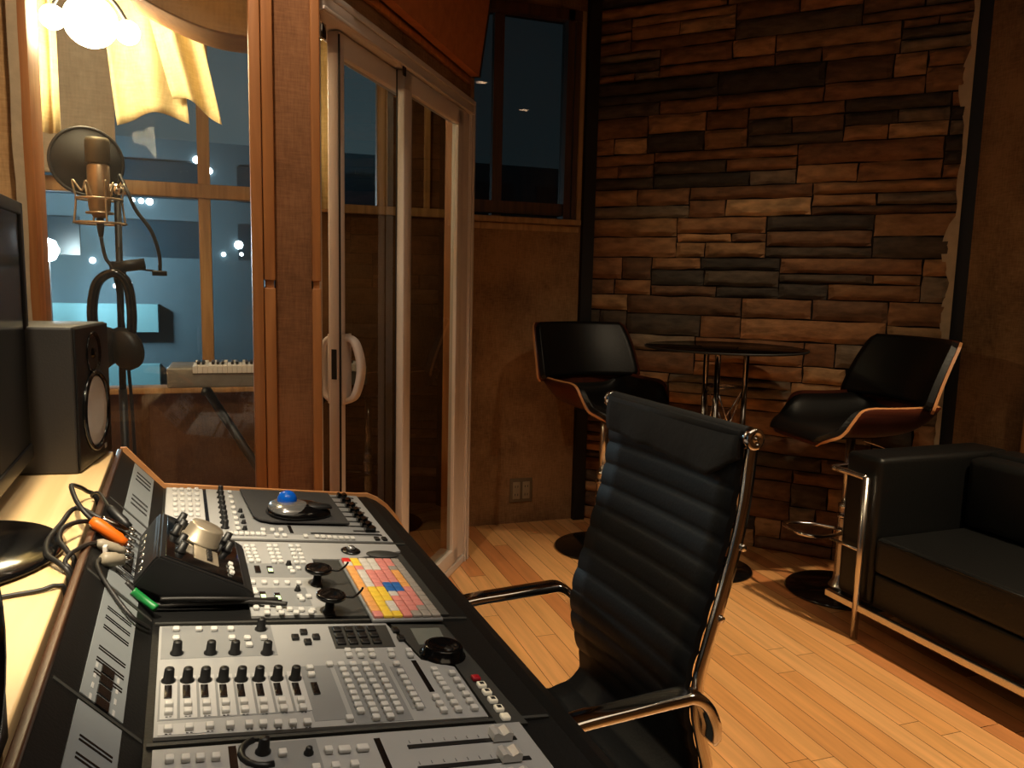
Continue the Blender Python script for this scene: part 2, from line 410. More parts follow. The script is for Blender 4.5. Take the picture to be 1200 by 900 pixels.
# stone wall -------------------------------------------------------
SO = Vector((1.735, 3.80, 0)); sd = Vector((.68, -.733, 0)).normalized(); sn = Vector((-sd.y*-1, 0, 0))
sn = Vector((sd.y, -sd.x, 0))          # into the room
SL = 1.665
m = MB([M['stone'], M['mortar'], M['plaster']])
lay = m.bm.loops.layers.float_color.new('tone')
def sp(a, z, h): return SO+sd*a+sn*h+Vector((0, 0, z))
def face(pts, mi, col, sm=False):
    f = m.bm.faces.new(pts); f.material_index = mi; f.smooth = sm
    for l in f.loops: l[lay] = col
vv = lambda p: m.bm.verts.new(p)
face([vv(sp(-.02, 0, 0)), vv(sp(SL+.02, 0, 0)), vv(sp(SL+.02, CEIL, 0)), vv(sp(-.02, CEIL, 0))], 1, (.1, .1, .1, 0))
face([vv(sp(-.02, 0, -.08)), vv(sp(SL+.02, 0, -.08)), vv(sp(SL+.02, CEIL, -.08)), vv(sp(-.02, CEIL, -.08))], 1, (.1, .1, .1, 0))
rnd = random.Random(44)
PAL = [((160, 112, 72), 6), ((176, 128, 84), 5), ((140, 96, 62), 5), ((120, 86, 60), 4), ((94, 78, 62), 3), ((72, 62, 52), 2), ((190, 146, 100), 2), ((132, 112, 90), 3)]
PALL = [c for c, n in PAL for _ in range(n)]
def stone(a0, a1, z0, z1):
    g = .0035; a0 += g; a1 -= g; z0 += g*.8; z1 -= g*.8
    if a1-a0 < .02 or z1-z0 < .012: return
    d0 = rnd.uniform(.014, .032); c = srgb(*rnd.choice(PALL)); k = rnd.uniform(.75, 1.15); col = (c[0]*k, c[1]*k, c[2]*k, rnd.random())
    nx = max(4, int((a1-a0)/.022)); nz = 5; seed = rnd.random()*50; tl = rnd.uniform(-.006, .006)
    R = []
    for i in range(nx+1):
        row = []
        for j in range(nz+1):
            s, t = i/nx, j/nz
            a = a0+(a1-a0)*s; z = z0+(z1-z0)*t
            eg = min(i, nx-i, j, nz-j)
            nz_ = noise.noise(Vector((a*9, z*30, seed)))
            h = d0*(1 if eg > 1 else .88 if eg == 1 else .35)+nz_*.007*(1 if eg else .4)+tl*(t-.5)
            wz = noise.noise(Vector((a*7+seed, t*2, 3)))*.006*(1 if j in (0, nz) else .5)
            wa = noise.noise(Vector((z*20, seed, s*3)))*.006
            row.append(vv(sp(a+wa*(1 if i in (0, nx) else .3), z+wz, max(.002, h))))
        R.append(row)
    for i in range(nx):
        for j in range(nz): face([R[i][j], R[i+1][j], R[i+1][j+1], R[i][j+1]], 0, col, 0 < j < nz-1 and 0 < i < nx-1)
    edge = [R[i][0] for i in range(nx+1)]+[R[nx][j] for j in range(1, nz+1)]+[R[i][nz] for i in range(nx-1, -1, -1)]+[R[0][j] for j in range(nz-1, 0, -1)]
    bk = [vv(v.co-sn*((v.co-SO).dot(sn)+.004)) for v in edge]; n = len(edge)
    for i in range(n): face([edge[i], bk[i], bk[(i+1) % n], edge[(i+1) % n]], 0, col)
z = .0
while z < CEIL-.02:
    bh = min(rnd.uniform(.12, .2), CEIL-z); a = rnd.uniform(-.25, 0)
    while a < SL:
        w_ = rnd.uniform(.34, .7); a1 = min(a+w_, SL); A0 = max(a, 0)
        n = rnd.choice((2, 2, 3, 3)) if bh > .14 else rnd.choice((2, 2, 3))
        cuts = sorted([0]+[(i+rnd.uniform(-.22, .22))/n for i in range(1, n)]+[1])
        for c0, c1 in zip(cuts, cuts[1:]):
            if rnd.random() < .4 and a1-A0 > .22:
                mid = A0+(a1-A0)*rnd.uniform(.3, .7); stone(A0, mid, z+bh*c0, z+bh*c1); stone(mid, a1, z+bh*c0, z+bh*c1)
            else: stone(A0, a1, z+bh*c0, z+bh*c1)
        a = a1
    z += bh
# smears of plaster left along the right edge
pa, pb = [], []
for i in range(90):
    zz = i/89*CEIL; q = abs(noise.noise(Vector((zz*3.1, 5, 2))))*.09*(1 if noise.noise(Vector((zz*9, 1, 8))) > -.15 else .2)
    pa.append(vv(sp(SL-.004-q, zz, .018+q*.05))); pb.append(vv(sp(SL+.012, zz, .02)))
for i in range(89): face([pa[i], pb[i], pb[i+1], pa[i+1]], 2, (.5, .5, .5, 0), True)
ws = struct(m.obj('wall_corner'))
e = sp(SL+.012, 0, 0)
struct(wallseg('t', (e.x, e.y), (e.x+.03, e.y-.04), 0, CEIL, M['black_trim'], .06, 1).obj('trim_2'))
e2 = (e.x+.03, e.y-.04)
wall('wall_right', e2, (2.96, -1.6), 0, CEIL, M['burlap'])
struct(MB(M['post_wood']).box((2.862, 2.145, 0), (2.91, 2.185, CEIL)).obj('trim_3'))
wall('wall_front', (-2.2, -1.6), (3.04, -1.6), 0, CEIL, M['burlap'], .08, -1)

# door wall --------------------------------------------------------
DO = Vector((.941, 3.354, 0)); az = math.radians(33.8); dd = Vector((math.sin(az), math.cos(az), 0)); dn = Vector((dd.y, -dd.x, 0))   # dn: into control room
dm = Matrix(((dd.x, -dn.x, 0, DO.x), (dd.y, -dn.y, 0, DO.y), (0, 0, 1, 0), (0, 0, 0, 1)))   # local x along wall, local y away from room
def dbox(mb, a, b, bev=0, mi=0): mb.box(a, b, bev, mi, dm); return mb
m = MB(M['burlap']); dbox(m, (-1.33, 0, 2.016), (.03, .1, CEIL)); struct(m.obj('wall_left'))
struct(dbox(MB(M['post_wood']), (-.002, .0, 0), (.03, .1, 2.016)).obj('trim_4'))
wall('wall_jog', (.985, 3.42), (1.0, YB+.0), 0, CEIL, M['burlap'], .05, 1)
fr = MB(M['door_white'])
F = .055
for a, b in (((-1.338, -.006, 0), (-1.302, .1, 2.015)), ((-.052, -.03, 0), (-.003, .03, 2.015)), ((-1.338, -.03, 1.955), (-.003, .1, 2.015)), ((-1.338, -.03, 0), (-.003, .1, .035))): dbox(fr, a, b, .004)
for y0 in (-.036,): # raised outer lips
    dbox(fr, (-1.338, y0, 1.995), (-.003, -.03, 2.015), .002); dbox(fr, (-.022, y0, 0), (-.003, -.03, 2.0), .002)
    dbox(fr, (-1.338, y0, 1.957), (-.003, -.03, 1.967), .002); dbox(fr, (-.052, y0, 0), (-.042, -.03, 1.96), .002)
door = struct(fr.obj('door_1'))
def leaf(name, x0, x1, y0, y1, st=.06):
    f = MB(M['door_white'])
    for a, b in (((x0, y0, .04), (x0+st, y1, 1.95)), ((x1-st, y0, .04), (x1, y1, 1.95)), ((x0, y0, 1.885), (x1, y1, 1.95)), ((x0, y0, .04), (x1, y1, .105))): dbox(f, a, b, .004)
    o = struct(f.obj(name, door)); yc = (y0+y1)/2
    g = MB(M['door_glass']); g.quad(*[dm @ Vector(p) for p in ((x0+st, yc, .105), (x1-st, yc, .105), (x1-st, yc, 1.885), (x0+st, yc, 1.885))])
    struct(g.obj('door_pane', o)); return o
lf = leaf('sliding_leaf', -1.19, -.63, .0, .036, .038)
leaf('fixed_leaf', -.775, -.145, -.03, -.001, .066)
struct(dbox(MB(M['door_white']), (-.15, -.024, .04), (-.050, -.004, 1.955), .004).obj('jamb_stile', door))
struct(dbox(MB(M['black_trim']), (-.777, -.004, .05), (-.774, .0, 1.95)).obj('door_seal', door))
struct(dbox(MB(M['black_trim']), (-1.1905, -.0035, .05), (-1.1865, .001, 1.94)).obj('door_seal', door))
# white bow handle, inside and outside
hb = MB([M['door_white'], M['black_trim']])
t_ = MB(M['door_white'])
for sgn, y0 in ((-1, .0), (1, .036)):
    pts = [dm @ Vector(p) for p in ((-1.15, y0, .885), (-1.145, y0+sgn*.03, .905), (-1.14, y0+sgn*.046, .985), (-1.145, y0+sgn*.03, 1.06), (-1.15, y0, 1.08))]
    hb.tube(pts, .013, 12, flat=(dd, .02, .010))
    dbox(hb, (-1.185, min(y0, y0+sgn*.007), .88), (-1.125, max(y0, y0+sgn*.007), 1.09), .003)
dbox(hb, (-1.192, .010, .955), (-1.1895, .026, 1.045), 0, 1)
hb.obj('door_handle', lf)
# roller bracket blocks on top of the leaves
struct(dbox(dbox(MB(M['dark_chrome']), (-.80, -.036, 1.925), (-.775, -.031, 1.955), .003), (-1.296, -.006, 1.90), (-1.27, .01, 1.94), .003).obj('door_catch', door))
# leaning red wood panel above the door
m = MB([M['red_wood'], M['black_trim']])
t = bmesh.new()
prof = [(-.02, 2.112), (-.055, 2.112), (-.135, 2.70), (-.10, 2.70)]
A = [t.verts.new(dm @ Vector((-1.30, y, z))) for y, z in prof]; B = [t.verts.new(dm @ Vector((-.03, y, z))) for y, z in prof]
t.faces.new(A); t.faces.new(B)
for i in range(4): t.faces.new((A[i], A[(i+1) % 4], B[(i+1) % 4], B[i]))
m.merge(t)
rp = m.obj('acoustic_board'); tag(rp, 'reddish wood panel leaning out of the wall above the sliding door', 'wall panel')
t = bmesh.new(); m = MB(M['black_trim'])
A = [t.verts.new(dm @ Vector((-.03, y, z))) for y, z in prof]; B = [t.verts.new(dm @ Vector((-.008, y, z))) for y, z in prof]
t.faces.new(A); t.faces.new(B)
for i in range(4): t.faces.new((A[i], A[(i+1) % 4], B[(i+1) % 4], B[i]))
m.merge(t); m.obj('edge_strip', rp)
struct(dbox(MB(M['post_wood']), (-1.32, -.016, 2.085), (-.02, 0, 2.108), .002).obj('trim_5'))

# window wall with big booth window --------------------------------
YW = 2.22
m = MB(M['burlap_tan']); m.box((-2.2, YW, 0), (-.50, YW+.1, CEIL)); struct(m.obj('wall_window'))
m = MB(M['burlap']); m.box((-.5, YW, 0), (.034, YW+.1, .42)).box((-.5, YW, 2.45), (.034, YW+.1, CEIL)); struct(m.obj('wall_window_band'))
struct(MB(M['burlap_red']).box((.094, YW+.005, 0), (.188, YW+.1, CEIL)).obj('wall_pier'))
def post(n, x0, x1, y0):
    b = MB(M['post_wood'])
    b.box((x0, y0, 0), (x1, YW+.1, 1.225), .003).box((x0, y0, 1.245), (x1, YW+.1, CEIL), .003).box((x0+.004, y0+.006, 1.22), (x1-.004, YW+.09, 1.25))
    return struct(b.obj(n))
post('trim_6', .064, .093, YW-.012); post('trim_7', .188, .212, YW-.012)
w = struct(MB(M['post_wood']).box((.034, YW-.02, .42), (.062, YW+.1, 2.45), .003).box((-.5, YW-.02, .42), (-.46, YW+.1, 2.45), .003).box((-.5, YW-.02, .40), (.062, YW+.1, .44), .003).box((-.5, YW-.02, 2.43), (.062, YW+.1, 2.47), .003).obj('window_1'))
b = MB(M['plaster']); pts = [( -.487+.006*noise.noise(Vector((i*.4, 0, 0)))) for i in range(30)]
t = bmesh.new(); A = [t.verts.new((p-.012-.006*noise.noise(Vector((i*.7, 4, 0))), YW-.024, .42+i/29*2.03)) for i, p in enumerate(pts)]; B = [t.verts.new((p+.010, YW-.024, .42+i/29*2.03)) for i, p in enumerate(pts)]
for i in range(29): t.faces.new((A[i], B[i], B[i+1], A[i+1]))
b.merge(t); struct(b.obj('window_caulk', w))
struct(MB(M['glass']).quad((-.46, YW+.04, .44), (.034, YW+.04, .44), (.034, YW+.04, 2.43), (-.46, YW+.04, 2.43)).obj('window_pane', w))

# booth beyond: far wall with city windows, side walls
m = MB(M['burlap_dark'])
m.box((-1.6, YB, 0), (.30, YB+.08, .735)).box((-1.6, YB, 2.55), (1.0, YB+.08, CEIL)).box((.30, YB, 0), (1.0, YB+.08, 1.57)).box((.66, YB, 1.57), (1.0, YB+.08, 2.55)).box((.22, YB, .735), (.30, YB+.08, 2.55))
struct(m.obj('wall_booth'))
b = MB(M['pale_wood'])
b.box((-1.6, YB-.02, 1.592), (.22, YB+.05, 1.652), .003).box((-.162, YB-.01, .76), (-.112, YB+.04, 2.55), .003).box((.30, YB-.02, 1.56), (1.0, YB+.05, 1.60), .003).box((.62, YB-.02, 1.6), (.67, YB+.04, 2.55), .003).box((.845, YB-.015, 1.6), (.875, YB, 2.6), .003).box((-1.6, YB-.05, .735), (.22, YB+.08, .76), .004)
w3 = struct(b.obj('window_3'))
struct(MB(M['city_glass']).quad((-1.6, YB+.03, .76), (.66, YB+.03, .76), (.66, YB+.03, 2.55), (-1.6, YB+.03, 2.55)).obj('window_pane', w3))
wall('wall_booth_left', (-1.6, YW+.1), (-1.6, YB), 0, CEIL, M['burlap_tan'])

# city outside -----------------------------------------------------
b = MB(M['facade']); b.box((-9, 12, -4), (9, 13, 3.1))
bld = b.obj('neighbouring_building'); tag(bld, 'teal lit building across the night street outside the booth window', 'building')
for z0, z1 in ((-.26, .03), (.48, .86)): MB(M['facade_band']).box((-4.2, 11.8, z0), (-1.06, 12, z1)).obj('ledge', bld)
for i in range(9):
    for z0 in (1.5, 2.3): MB(M['facade_glass']).box((-7.5+i*1.5, 11.97, z0), (-6.5+i*1.5, 12, z0+.5)).obj('window', bld)
struct(MB(M['asphalt']).box((-12, 4.0, -4.1), (12, 12, -4)).obj('ground'))
sl = thing('flood_light', 'bright cold floodlight on a pole outside the booth window', 'floodlight', (-2.2, 11.0, -4))
MB(M['black_trim']).cyl((0, 0, 0), (0, 0, 5.40), .03).obj('pole', sl)
MB(M['lamp_cold']).lathe([(0, -.15), (.10, -.11), (.15, 0), (.10, .11), (0, .15)], (0, -.06, 5.53)).obj('lamp_head', sl)
for x_, z_, r_ in ((-1.458, 1.368, .05), (-1.343, 2.263, .03), (-1.238, 2.258, .035), (-1.133, 2.252, .045), (.01, 1.711, .06), (-.197, 1.572, .03), (.042, 1.581, .03), (-.362, 2.713, .045), (-1.594, 1.1, .03), (-1.861, 1.436, .04), (-.523, 2.851, .05)):
    MB(M['lamp_small']).lathe([(r_*math.sin(PI*k/8), -r_*math.cos(PI*k/8)) for k in range(9)], (x_, 11.985, z_), n=12).obj('facade_lamp', bld)

# ------------------------------------------------------------------ console  (local x = across, y = along, base under its middle)
CY = math.radians(3.7); CO = (.2, 1.15, 0)
def cw(v, u, z=0):          # console frame -> world
    c, s_ = math.cos(CY), math.sin(CY); return Vector((v*c-u*s_, v*s_+u*c, z))
console = thing('mixing_console', 'long black and silver mixing console with grey button panels and black armrest', 'mixing console', cw(.2, 1.15), CY, off=CO)
SLP = .131; TH = math.atan(SLP); CN = Vector((SLP, 0, 1)).normalized()
def pz(v): return .763-(v+.049)*SLP
def P(u, v, h=0): return Vector((v, u, pz(v)))+CN*h
ROT = (0, TH, 0)
U0, U1 = .30, 1.952
prof = [(-.131, .60), (-.131, .855), (-.049, .763), (.40, .7042), (.425, .702), (.45, .690), (.475, .670), (.50, .640), (.518, .610), (.522, .595), (.51, .575), (.48, .562), (.42, .555), (.30, .53), (-.05, .50)]
prof = [(v, z-.003) for v, z in prof]
b = MB(M['console_black']); b.prism(prof, U0, U1); b.obj('body', console)
end = [(-.140, .55), (-.136, .861), (-.124, .861), (-.047, .770), (.40, .7095), (.43, .707), (.456, .694), (.482, .673), (.508, .640), (.525, .608), (.528, .590), (.515, .568), (.48, .554), (.42, .547), (.30, .517), (-.05, .48)]
for y0, y1 in ((U1+.0005, U1+.011), (U0-.011, U0-.0005)): MB(M['trim_wood']).prism(end, y0, y1).obj('side_panel', console)
MB(M['rear_wood']).box((-.142, U0, .56), (-.1315, U1, .859), .002).obj('rear_panel', console)
for y0 in (.45, 1.65): MB(M['console_black']).box((-.02, y0, 0), (.20, y0+.12, .54), .006).obj('pedestal', console)
# incline (meter bridge) strips
inc = Vector((.082, 0, -.092)).normalized(); inn = Vector((.092, 0, .082)).normalized()
def I(u, s, h=0): return Vector((-.131, u, .852))+inc*s+inn*h       # s: distance down the slope, 0 .. .1235
def ibox(mb, u0, u1, s0, s1, h0, h1, mi=0, bev=0):
    mt = Matrix(((inc.x, 0, inn.x, -.131), (0, 1, 0, 0), (inc.z, 0, inn.z, .852), (0, 0, 0, 1)))
    mb.box((s0, u0, h0), (s1, u1, h1), bev, mi, mt); return mb
SEG = [(.44, .855), (.862, 1.172), (1.18, 1.556), (1.564, 1.945)]
for (a, b_) in SEG:
    ms = ibox(MB(M['strip_grey']), a+.004, b_-.004, .036, .093, -.001, .0012).obj('meter_strip', console)
    L = b_-a
    for c0, n_ in ((.06, 3), (L-.13, 3)):
        g = MB(M['dark_lcd'])
        for i in range(n_):
            for k in (0, .007): ibox(g, a+c0+i*.03+k, a+c0+i*.03+k+.003, .046, .086, .0009, .0018)
        g.obj('vent_slots', ms)
    if .8 < a < .9 or a > 1.1 and a < 1.2:
        for i in range(4):
            u = a+L*.32-.02+i*.024 if a > .9 else .862+i*.024
            ibox(MB(M['dark_lcd']), u, u+.019, .055, .072, .001, .003).obj('meter_display', ms)
        t_ = MB(M['panel_lite'])
        for i in range(4):
            u = a+L*.32-.02+i*.024 if a > .9 else .862+i*.024
            ibox(t_, u+.003, u+.015, .047, .050, .0009, .0016); ibox(t_, u+.003, u+.015, .078, .081, .0009, .0016)
        t_.obj('meter_legend', ms)
for a in (.858, 1.176, 1.560): ibox(MB(M['console_dark']), a-.003, a+.003, .004, .12, -.0008, .001).obj('strip_joint', console)

def pquad(name, mat, parent, pts, h=.0015, th=.004, par=None):
    """thin plate on the sloped deck through (u,v) corners"""
    t = bmesh.new(); A = [t.verts.new(P(u, v, h)) for u, v in pts]; B = [t.verts.new(P(u, v, h-th)) for u, v in pts]
    t.faces.new(A); t.faces.new(B); n = len(pts)
    for i in range(n): t.faces.new((A[i], A[(i+1) % n], B[(i+1) % n], B[i]))
    b = MB(mat); b.merge(t); return b.obj(name, parent)
def rect(u0, u1, v0, v1): return [(u0, v0), (u0, v1), (u1, v1), (u1, v0)]

DECK = {
'm3_knob':[(1.062,-0.018),(1.06,0.023),(1.058,0.053),(1.054,0.094),(1.132,0.093),(0.986,-0.027),(0.985,-0.006),(0.984,0.014),(0.982,0.035),(0.981,0.056),(0.98,0.077),(0.979,0.099),(0.977,0.121)],
'm3_disp':[(0.958,-0.027),(0.957,-0.007),(0.956,0.013),(0.954,0.034),(0.953,0.054),(0.952,0.076),(0.951,0.097),(0.949,0.119),(0.948,0.142)],
'm3_button':[(1.136,-0.019),(1.134,0.01),(1.133,0.03),(1.132,0.052),(1.105,-0.019),(1.102,0.052),(1.1,0.072),(1.099,0.094),(1.078,0.073),(1.002,0.143),(0.982,0.142),(0.927,-0.026),(0.926,-0.006),(0.924,0.014),(0.923,0.035),(0.922,0.055),(0.92,0.077),(0.919,0.098),(0.918,0.12),(0.909,-0.026),(0.908,-0.006),(0.906,0.014),(0.905,0.034),(0.904,0.055),(0.902,0.076),(0.901,0.098),(0.9,0.12),(0.873,-0.026),(0.873,-0.005),(0.873,0.016),(0.872,0.037),(0.871,0.057),(0.87,0.072),(0.868,0.088),(0.867,0.104),(0.866,0.12),(1.049,0.202),(1.034,0.201),(1.047,0.217),(1.032,0.217),(1.046,0.234),(1.031,0.233),(1.044,0.262),(1.029,0.26),(1.042,0.288),(1.027,0.286),(1.01,0.17),(1.008,0.185),(1.007,0.201),(1.005,0.217),(1.004,0.233),(1.003,0.26),(0.992,0.185),(0.975,0.185),(0.958,0.185),(0.942,0.185),(0.927,0.185),(0.912,0.185),(0.897,0.185),(0.883,0.185),(0.99,0.2),(0.973,0.2),(0.957,0.201),(0.94,0.201),(0.925,0.201),(0.91,0.201),(0.895,0.201),(0.881,0.201),(0.988,0.216),(0.972,0.216),(0.955,0.216),(0.939,0.217),(0.924,0.217),(0.909,0.217),(0.894,0.217),(0.88,0.217),(0.987,0.232),(0.97,0.232),(0.954,0.232),(0.938,0.232),(0.923,0.232),(0.908,0.232),(0.893,0.232),(0.879,0.232),(0.978,0.259),(0.961,0.259),(0.945,0.259),(0.929,0.259),(0.914,0.259),(0.899,0.259),(0.885,0.259),(0.98,0.307),(0.965,0.306),(0.951,0.306),(0.937,0.306),(0.923,0.306),(0.967,0.329),(0.947,0.329),(0.927,0.328),(0.908,0.328),(0.89,0.327),(0.873,0.327),(0.905,0.286),(0.888,0.286),(0.872,0.286),(0.905,0.305),(0.888,0.305),(0.872,0.305),(0.868,0.169),(0.866,0.2),(0.866,0.217)],
'm2_button':[(1.51,0.1),(1.511,0.112),(1.489,0.101),(1.489,0.113),(1.468,0.101),(1.468,0.113),(1.447,0.102),(1.448,0.114),(1.427,0.103),(1.428,0.115),(1.513,0.142),(1.514,0.154),(1.49,0.142),(1.49,0.154),(1.467,0.142),(1.468,0.154),(1.446,0.142),(1.446,0.154),(1.424,0.142),(1.425,0.154),(1.515,0.183),(1.516,0.196),(1.491,0.183),(1.491,0.195),(1.467,0.182),(1.467,0.195),(1.444,0.182),(1.444,0.194),(1.421,0.181),(1.422,0.193),(1.319,0.097),(1.318,0.115),(1.317,0.134),(1.317,0.152),(1.316,0.171),(1.209,0.093),(1.207,0.109),(1.204,0.126),(1.201,0.142),(1.199,0.159),(1.196,0.176),(1.188,0.107),(1.187,0.128),(1.187,0.15),(1.187,0.172),(1.389,0.166),(1.372,0.168),(1.389,0.18),(1.254,0.164),(1.242,0.166),(1.254,0.178),(1.284,0.096),(1.272,0.097)],
'm1_button':[(1.918,-0.026),(1.921,-0.011),(1.924,0.005),(1.927,0.021),(1.872,-0.025),(1.875,-0.01),(1.878,0.005),(1.88,0.021),(1.828,-0.024),(1.831,-0.01),(1.833,0.005),(1.836,0.021),(1.786,-0.024),(1.788,-0.009),(1.79,0.006),(1.793,0.021),(1.746,-0.023),(1.748,-0.009),(1.75,0.006),(1.752,0.02),(1.707,-0.022),(1.709,-0.008),(1.711,0.006),(1.713,0.02),(1.916,0.093),(1.868,0.093),(1.822,0.093),(1.779,0.093),(1.737,0.093),(1.697,0.093),(1.659,0.093),(1.623,0.093),(1.59,0.077),(1.59,0.087),(1.59,0.097),(1.59,0.108),(1.59,0.118),(1.59,0.129),(1.59,0.139),(1.618,0.141),(1.619,0.159),(1.621,0.176),(1.585,0.164),(1.583,0.179),(1.582,0.22),(1.582,0.243),(1.58,0.255),(1.578,0.267),(1.576,0.278),(1.575,0.29),(1.575,0.302),(1.575,0.314)],
'm4_button':[(.814,-.024),(.813,-.009),(.812,.005),(.811,.02),(.808,.086),(.806,.134),(.805,.151),(.805,.171)]+[(.775-.03*r,-.024+.02*c) for r in range(8) for c in (0,1,2,7,8,9)],
}
plates = {}
plates[1] = pquad('module_panel', M['panel'], console, rect(1.566, 1.944, -.043, .398))
plates[2] = pquad('module_panel', M['panel'], console, [(1.25, -.043), (1.25, .085), (1.184, .085), (1.184, .205), (1.335, .205), (1.335, .213), (1.45, .213), (1.45, .28), (1.505, .398), (1.548, .398), (1.548, -.043)])
plates[3] = pquad('module_panel', M['panel'], console, [(.862, -.04), (.856, .340), (.992, .341), (1.018, .300), (1.147, .280), (1.152, -.04)])
plates[4] = pquad('module_panel', M['panel'], console, rect(.46, .838, -.04, .374))
for k in plates: plates[k]['label'] = 'silver grey control panel'
# grey fields on the panels
for k, pts in ((3, rect(1.048, 1.149, -.037, .108)), (3, rect(.872, 1.012, .130, .170)), (3, rect(.860, 1.012, .176, .245)), (3, rect(.885, 1.0, .250, .268)),
               (3, rect(.895, .99, -.037, .128)), (4, rect(.47, .835, .043, .125)), (1, rect(1.60, 1.938, .098, .38)), (2, rect(1.35, 1.42, .09, .2)), (2, rect(1.22, 1.30, .09, .18))):
    pquad('grey_field', M['panel_grey'], plates[k], pts, .0019, .002)
for pts in (rect(1.58, 1.942, -.041, .033),): pquad('white_field', M['panel_lite'], plates[1], pts, .0019, .002)
for i in range(8):
    v0 = -.0365+.0211*i; pquad('channel_field', M['panel_lite'], plates[3], rect(.897, .999, v0+.0015, v0+.0195), .0023, .002)
pquad('lower_field', M['panel_lite'], plates[3], rect(.864, .887, -.036, .02), .0022, .002)
# dark strips and fields
for k, pts in ((1, rect(1.645, 1.942, .0345, .0415)), (4, rect(.47, .833, .033, .041)), (4, rect(.47, .826, .188, .195)), (3, rect(.925, 1.016, .2845, .2915))):
    pquad('dark_strip', M['dark_lcd'], plates[k], pts, .0022, .003)
pquad('transport_field', M['console_dark'], console, [(.835, .345), (.835, .385), (1.14, .372), (1.145, .288), (1.03, .302), (1.0, .345)], .0008, .003)
pquad('keyboard_bay', M['console_dark'], console, [(1.18, .21), (1.18, .395), (1.49, .395), (1.446, .27), (1.446, .216), (1.33, .214), (1.33, .208)], .0008, .003)
lcd = pquad('display', M['lcd'], console, [(1.066, .311), (1.066, .354), (1.125, .360), (1.125, .313)], .002, .003); lcd['label'] = 'grey display'
kp = pquad('keypad', M['console_dark'], plates[3], [(1.062, .188), (1.062, .274), (1.138, .278), (1.138, .190)], .0026, .003)
for j in range(3):
    for i in range(4):
        bb = MB(M['black_plastic']); bb.box((-.0062, -.0075, 0), (.0062, .0075, .004), .001); o = bb.obj('key', None); o.parent = kp; o.location = P(1.122-.022*j, .2+.0172*i-.0008*j, .002)-Vector(CO); o.rotation_euler = ROT
# buttons: individually for the nearest panels, one mesh per farther panel
bt = bmesh.new()
def btn_mesh(w, l, h, mat, name):
    b = MB(mat); b.box((-w/2, -l/2, 0), (w/2, l/2, h), min(w, l)*.16, seg=2)
    me = bpy.data.meshes.new(name); b.bm.to_mesh(me); b.bm.free(); me.materials.append(mat); return me
me_b = btn_mesh(.0088, .0098, .0055, M['button'], 'button'); me_w = btn_mesh(.0135, .0105, .005, M['button'], 'wide_button')
def put(me, name, parent, u, v, h=.0022):
    o = bpy.data.objects.new(name, me); COL.objects.link(o); o.parent = parent; o.location = P(u, v, h)-Vector(CO); o.rotation_euler = ROT; return o
def stuff_buttons(lst, parent, w=.0085, l=.0105, h=.005):
    b = MB(M['button'])
    for u, v in lst:
        p = P(u, v, .0022); mt = Matrix.Translation(p) @ Matrix.Rotation(TH, 4, 'Y'); b.box((-w/2, -l/2, 0), (w/2, l/2, h), .0012, 0, mt, 1)
    o = b.obj('button', parent); o['kind'] = 'stuff'; return o
m3 = sorted(DECK['m3_button']); n3 = 82
for u, v in m3[:n3]: put(me_b, 'button', plates[3], u, v)
stuff_buttons(m3[n3:], plates[3], .0088, .0098)
for i, (u, v) in enumerate(DECK['m4_button'][:18]): put(me_w if i in (6, 7) else me_b, 'button', plates[4], u, v)
stuff_buttons(DECK['m4_button'][18:], plates[4]); stuff_buttons(DECK['m2_button'], plates[2]); stuff_buttons(DECK['m1_button'], plates[1], .009, .014)
# knobs
def knob_mesh(r, h, mat, nm, sk=1.35):
    b = MB(mat); b.lathe([(r*sk, 0), (r*sk, .002), (r*1.02, .004), (r*.92, h-.0015), (r*.78, h), (0, h)], n=14)
    me = bpy.data.meshes.new(nm); b.bm.to_mesh(me); b.bm.free(); me.materials.append(mat); return me
mk = knob_mesh(.0062, .017, M['black_plastic'], 'knob')
for u, v in DECK['m3_knob']: put(mk, 'knob', plates[3], u, v)
for u, v in [(1.912,.074),(1.866,.073),(1.823,.073),(1.781,.072),(1.741,.072),(1.703,.072),(1.666,.071),(1.631,.071)]: put(mk, 'knob', plates[1], u, v-.002)
ms_ = knob_mesh(.004, .008, M['black_plastic'], 'small_knob')
for u, v in [(1.753,.106),(1.709,.107),(1.667,.107),(1.623,.106)]: put(ms_, 'small_knob', plates[1], u, v)
for u, v in [(1.412,.166),(1.285,.165)]: put(ms_, 'small_knob', plates[2], u, v)
put(mk, 'knob', plates[4], .816, .067); put(ms_, 'small_knob', plates[4], .806, .113)
b = MB(M['black_plastic']); 
ring = [P(.816+.026*math.sin(t_*PI/8), .067-.0+.022*math.cos(t_*PI/8), .0025) for t_ in range(5, 14)]
b.tube(ring, .004, 8, smooth=False); b.obj('dial_ring', plates[4])
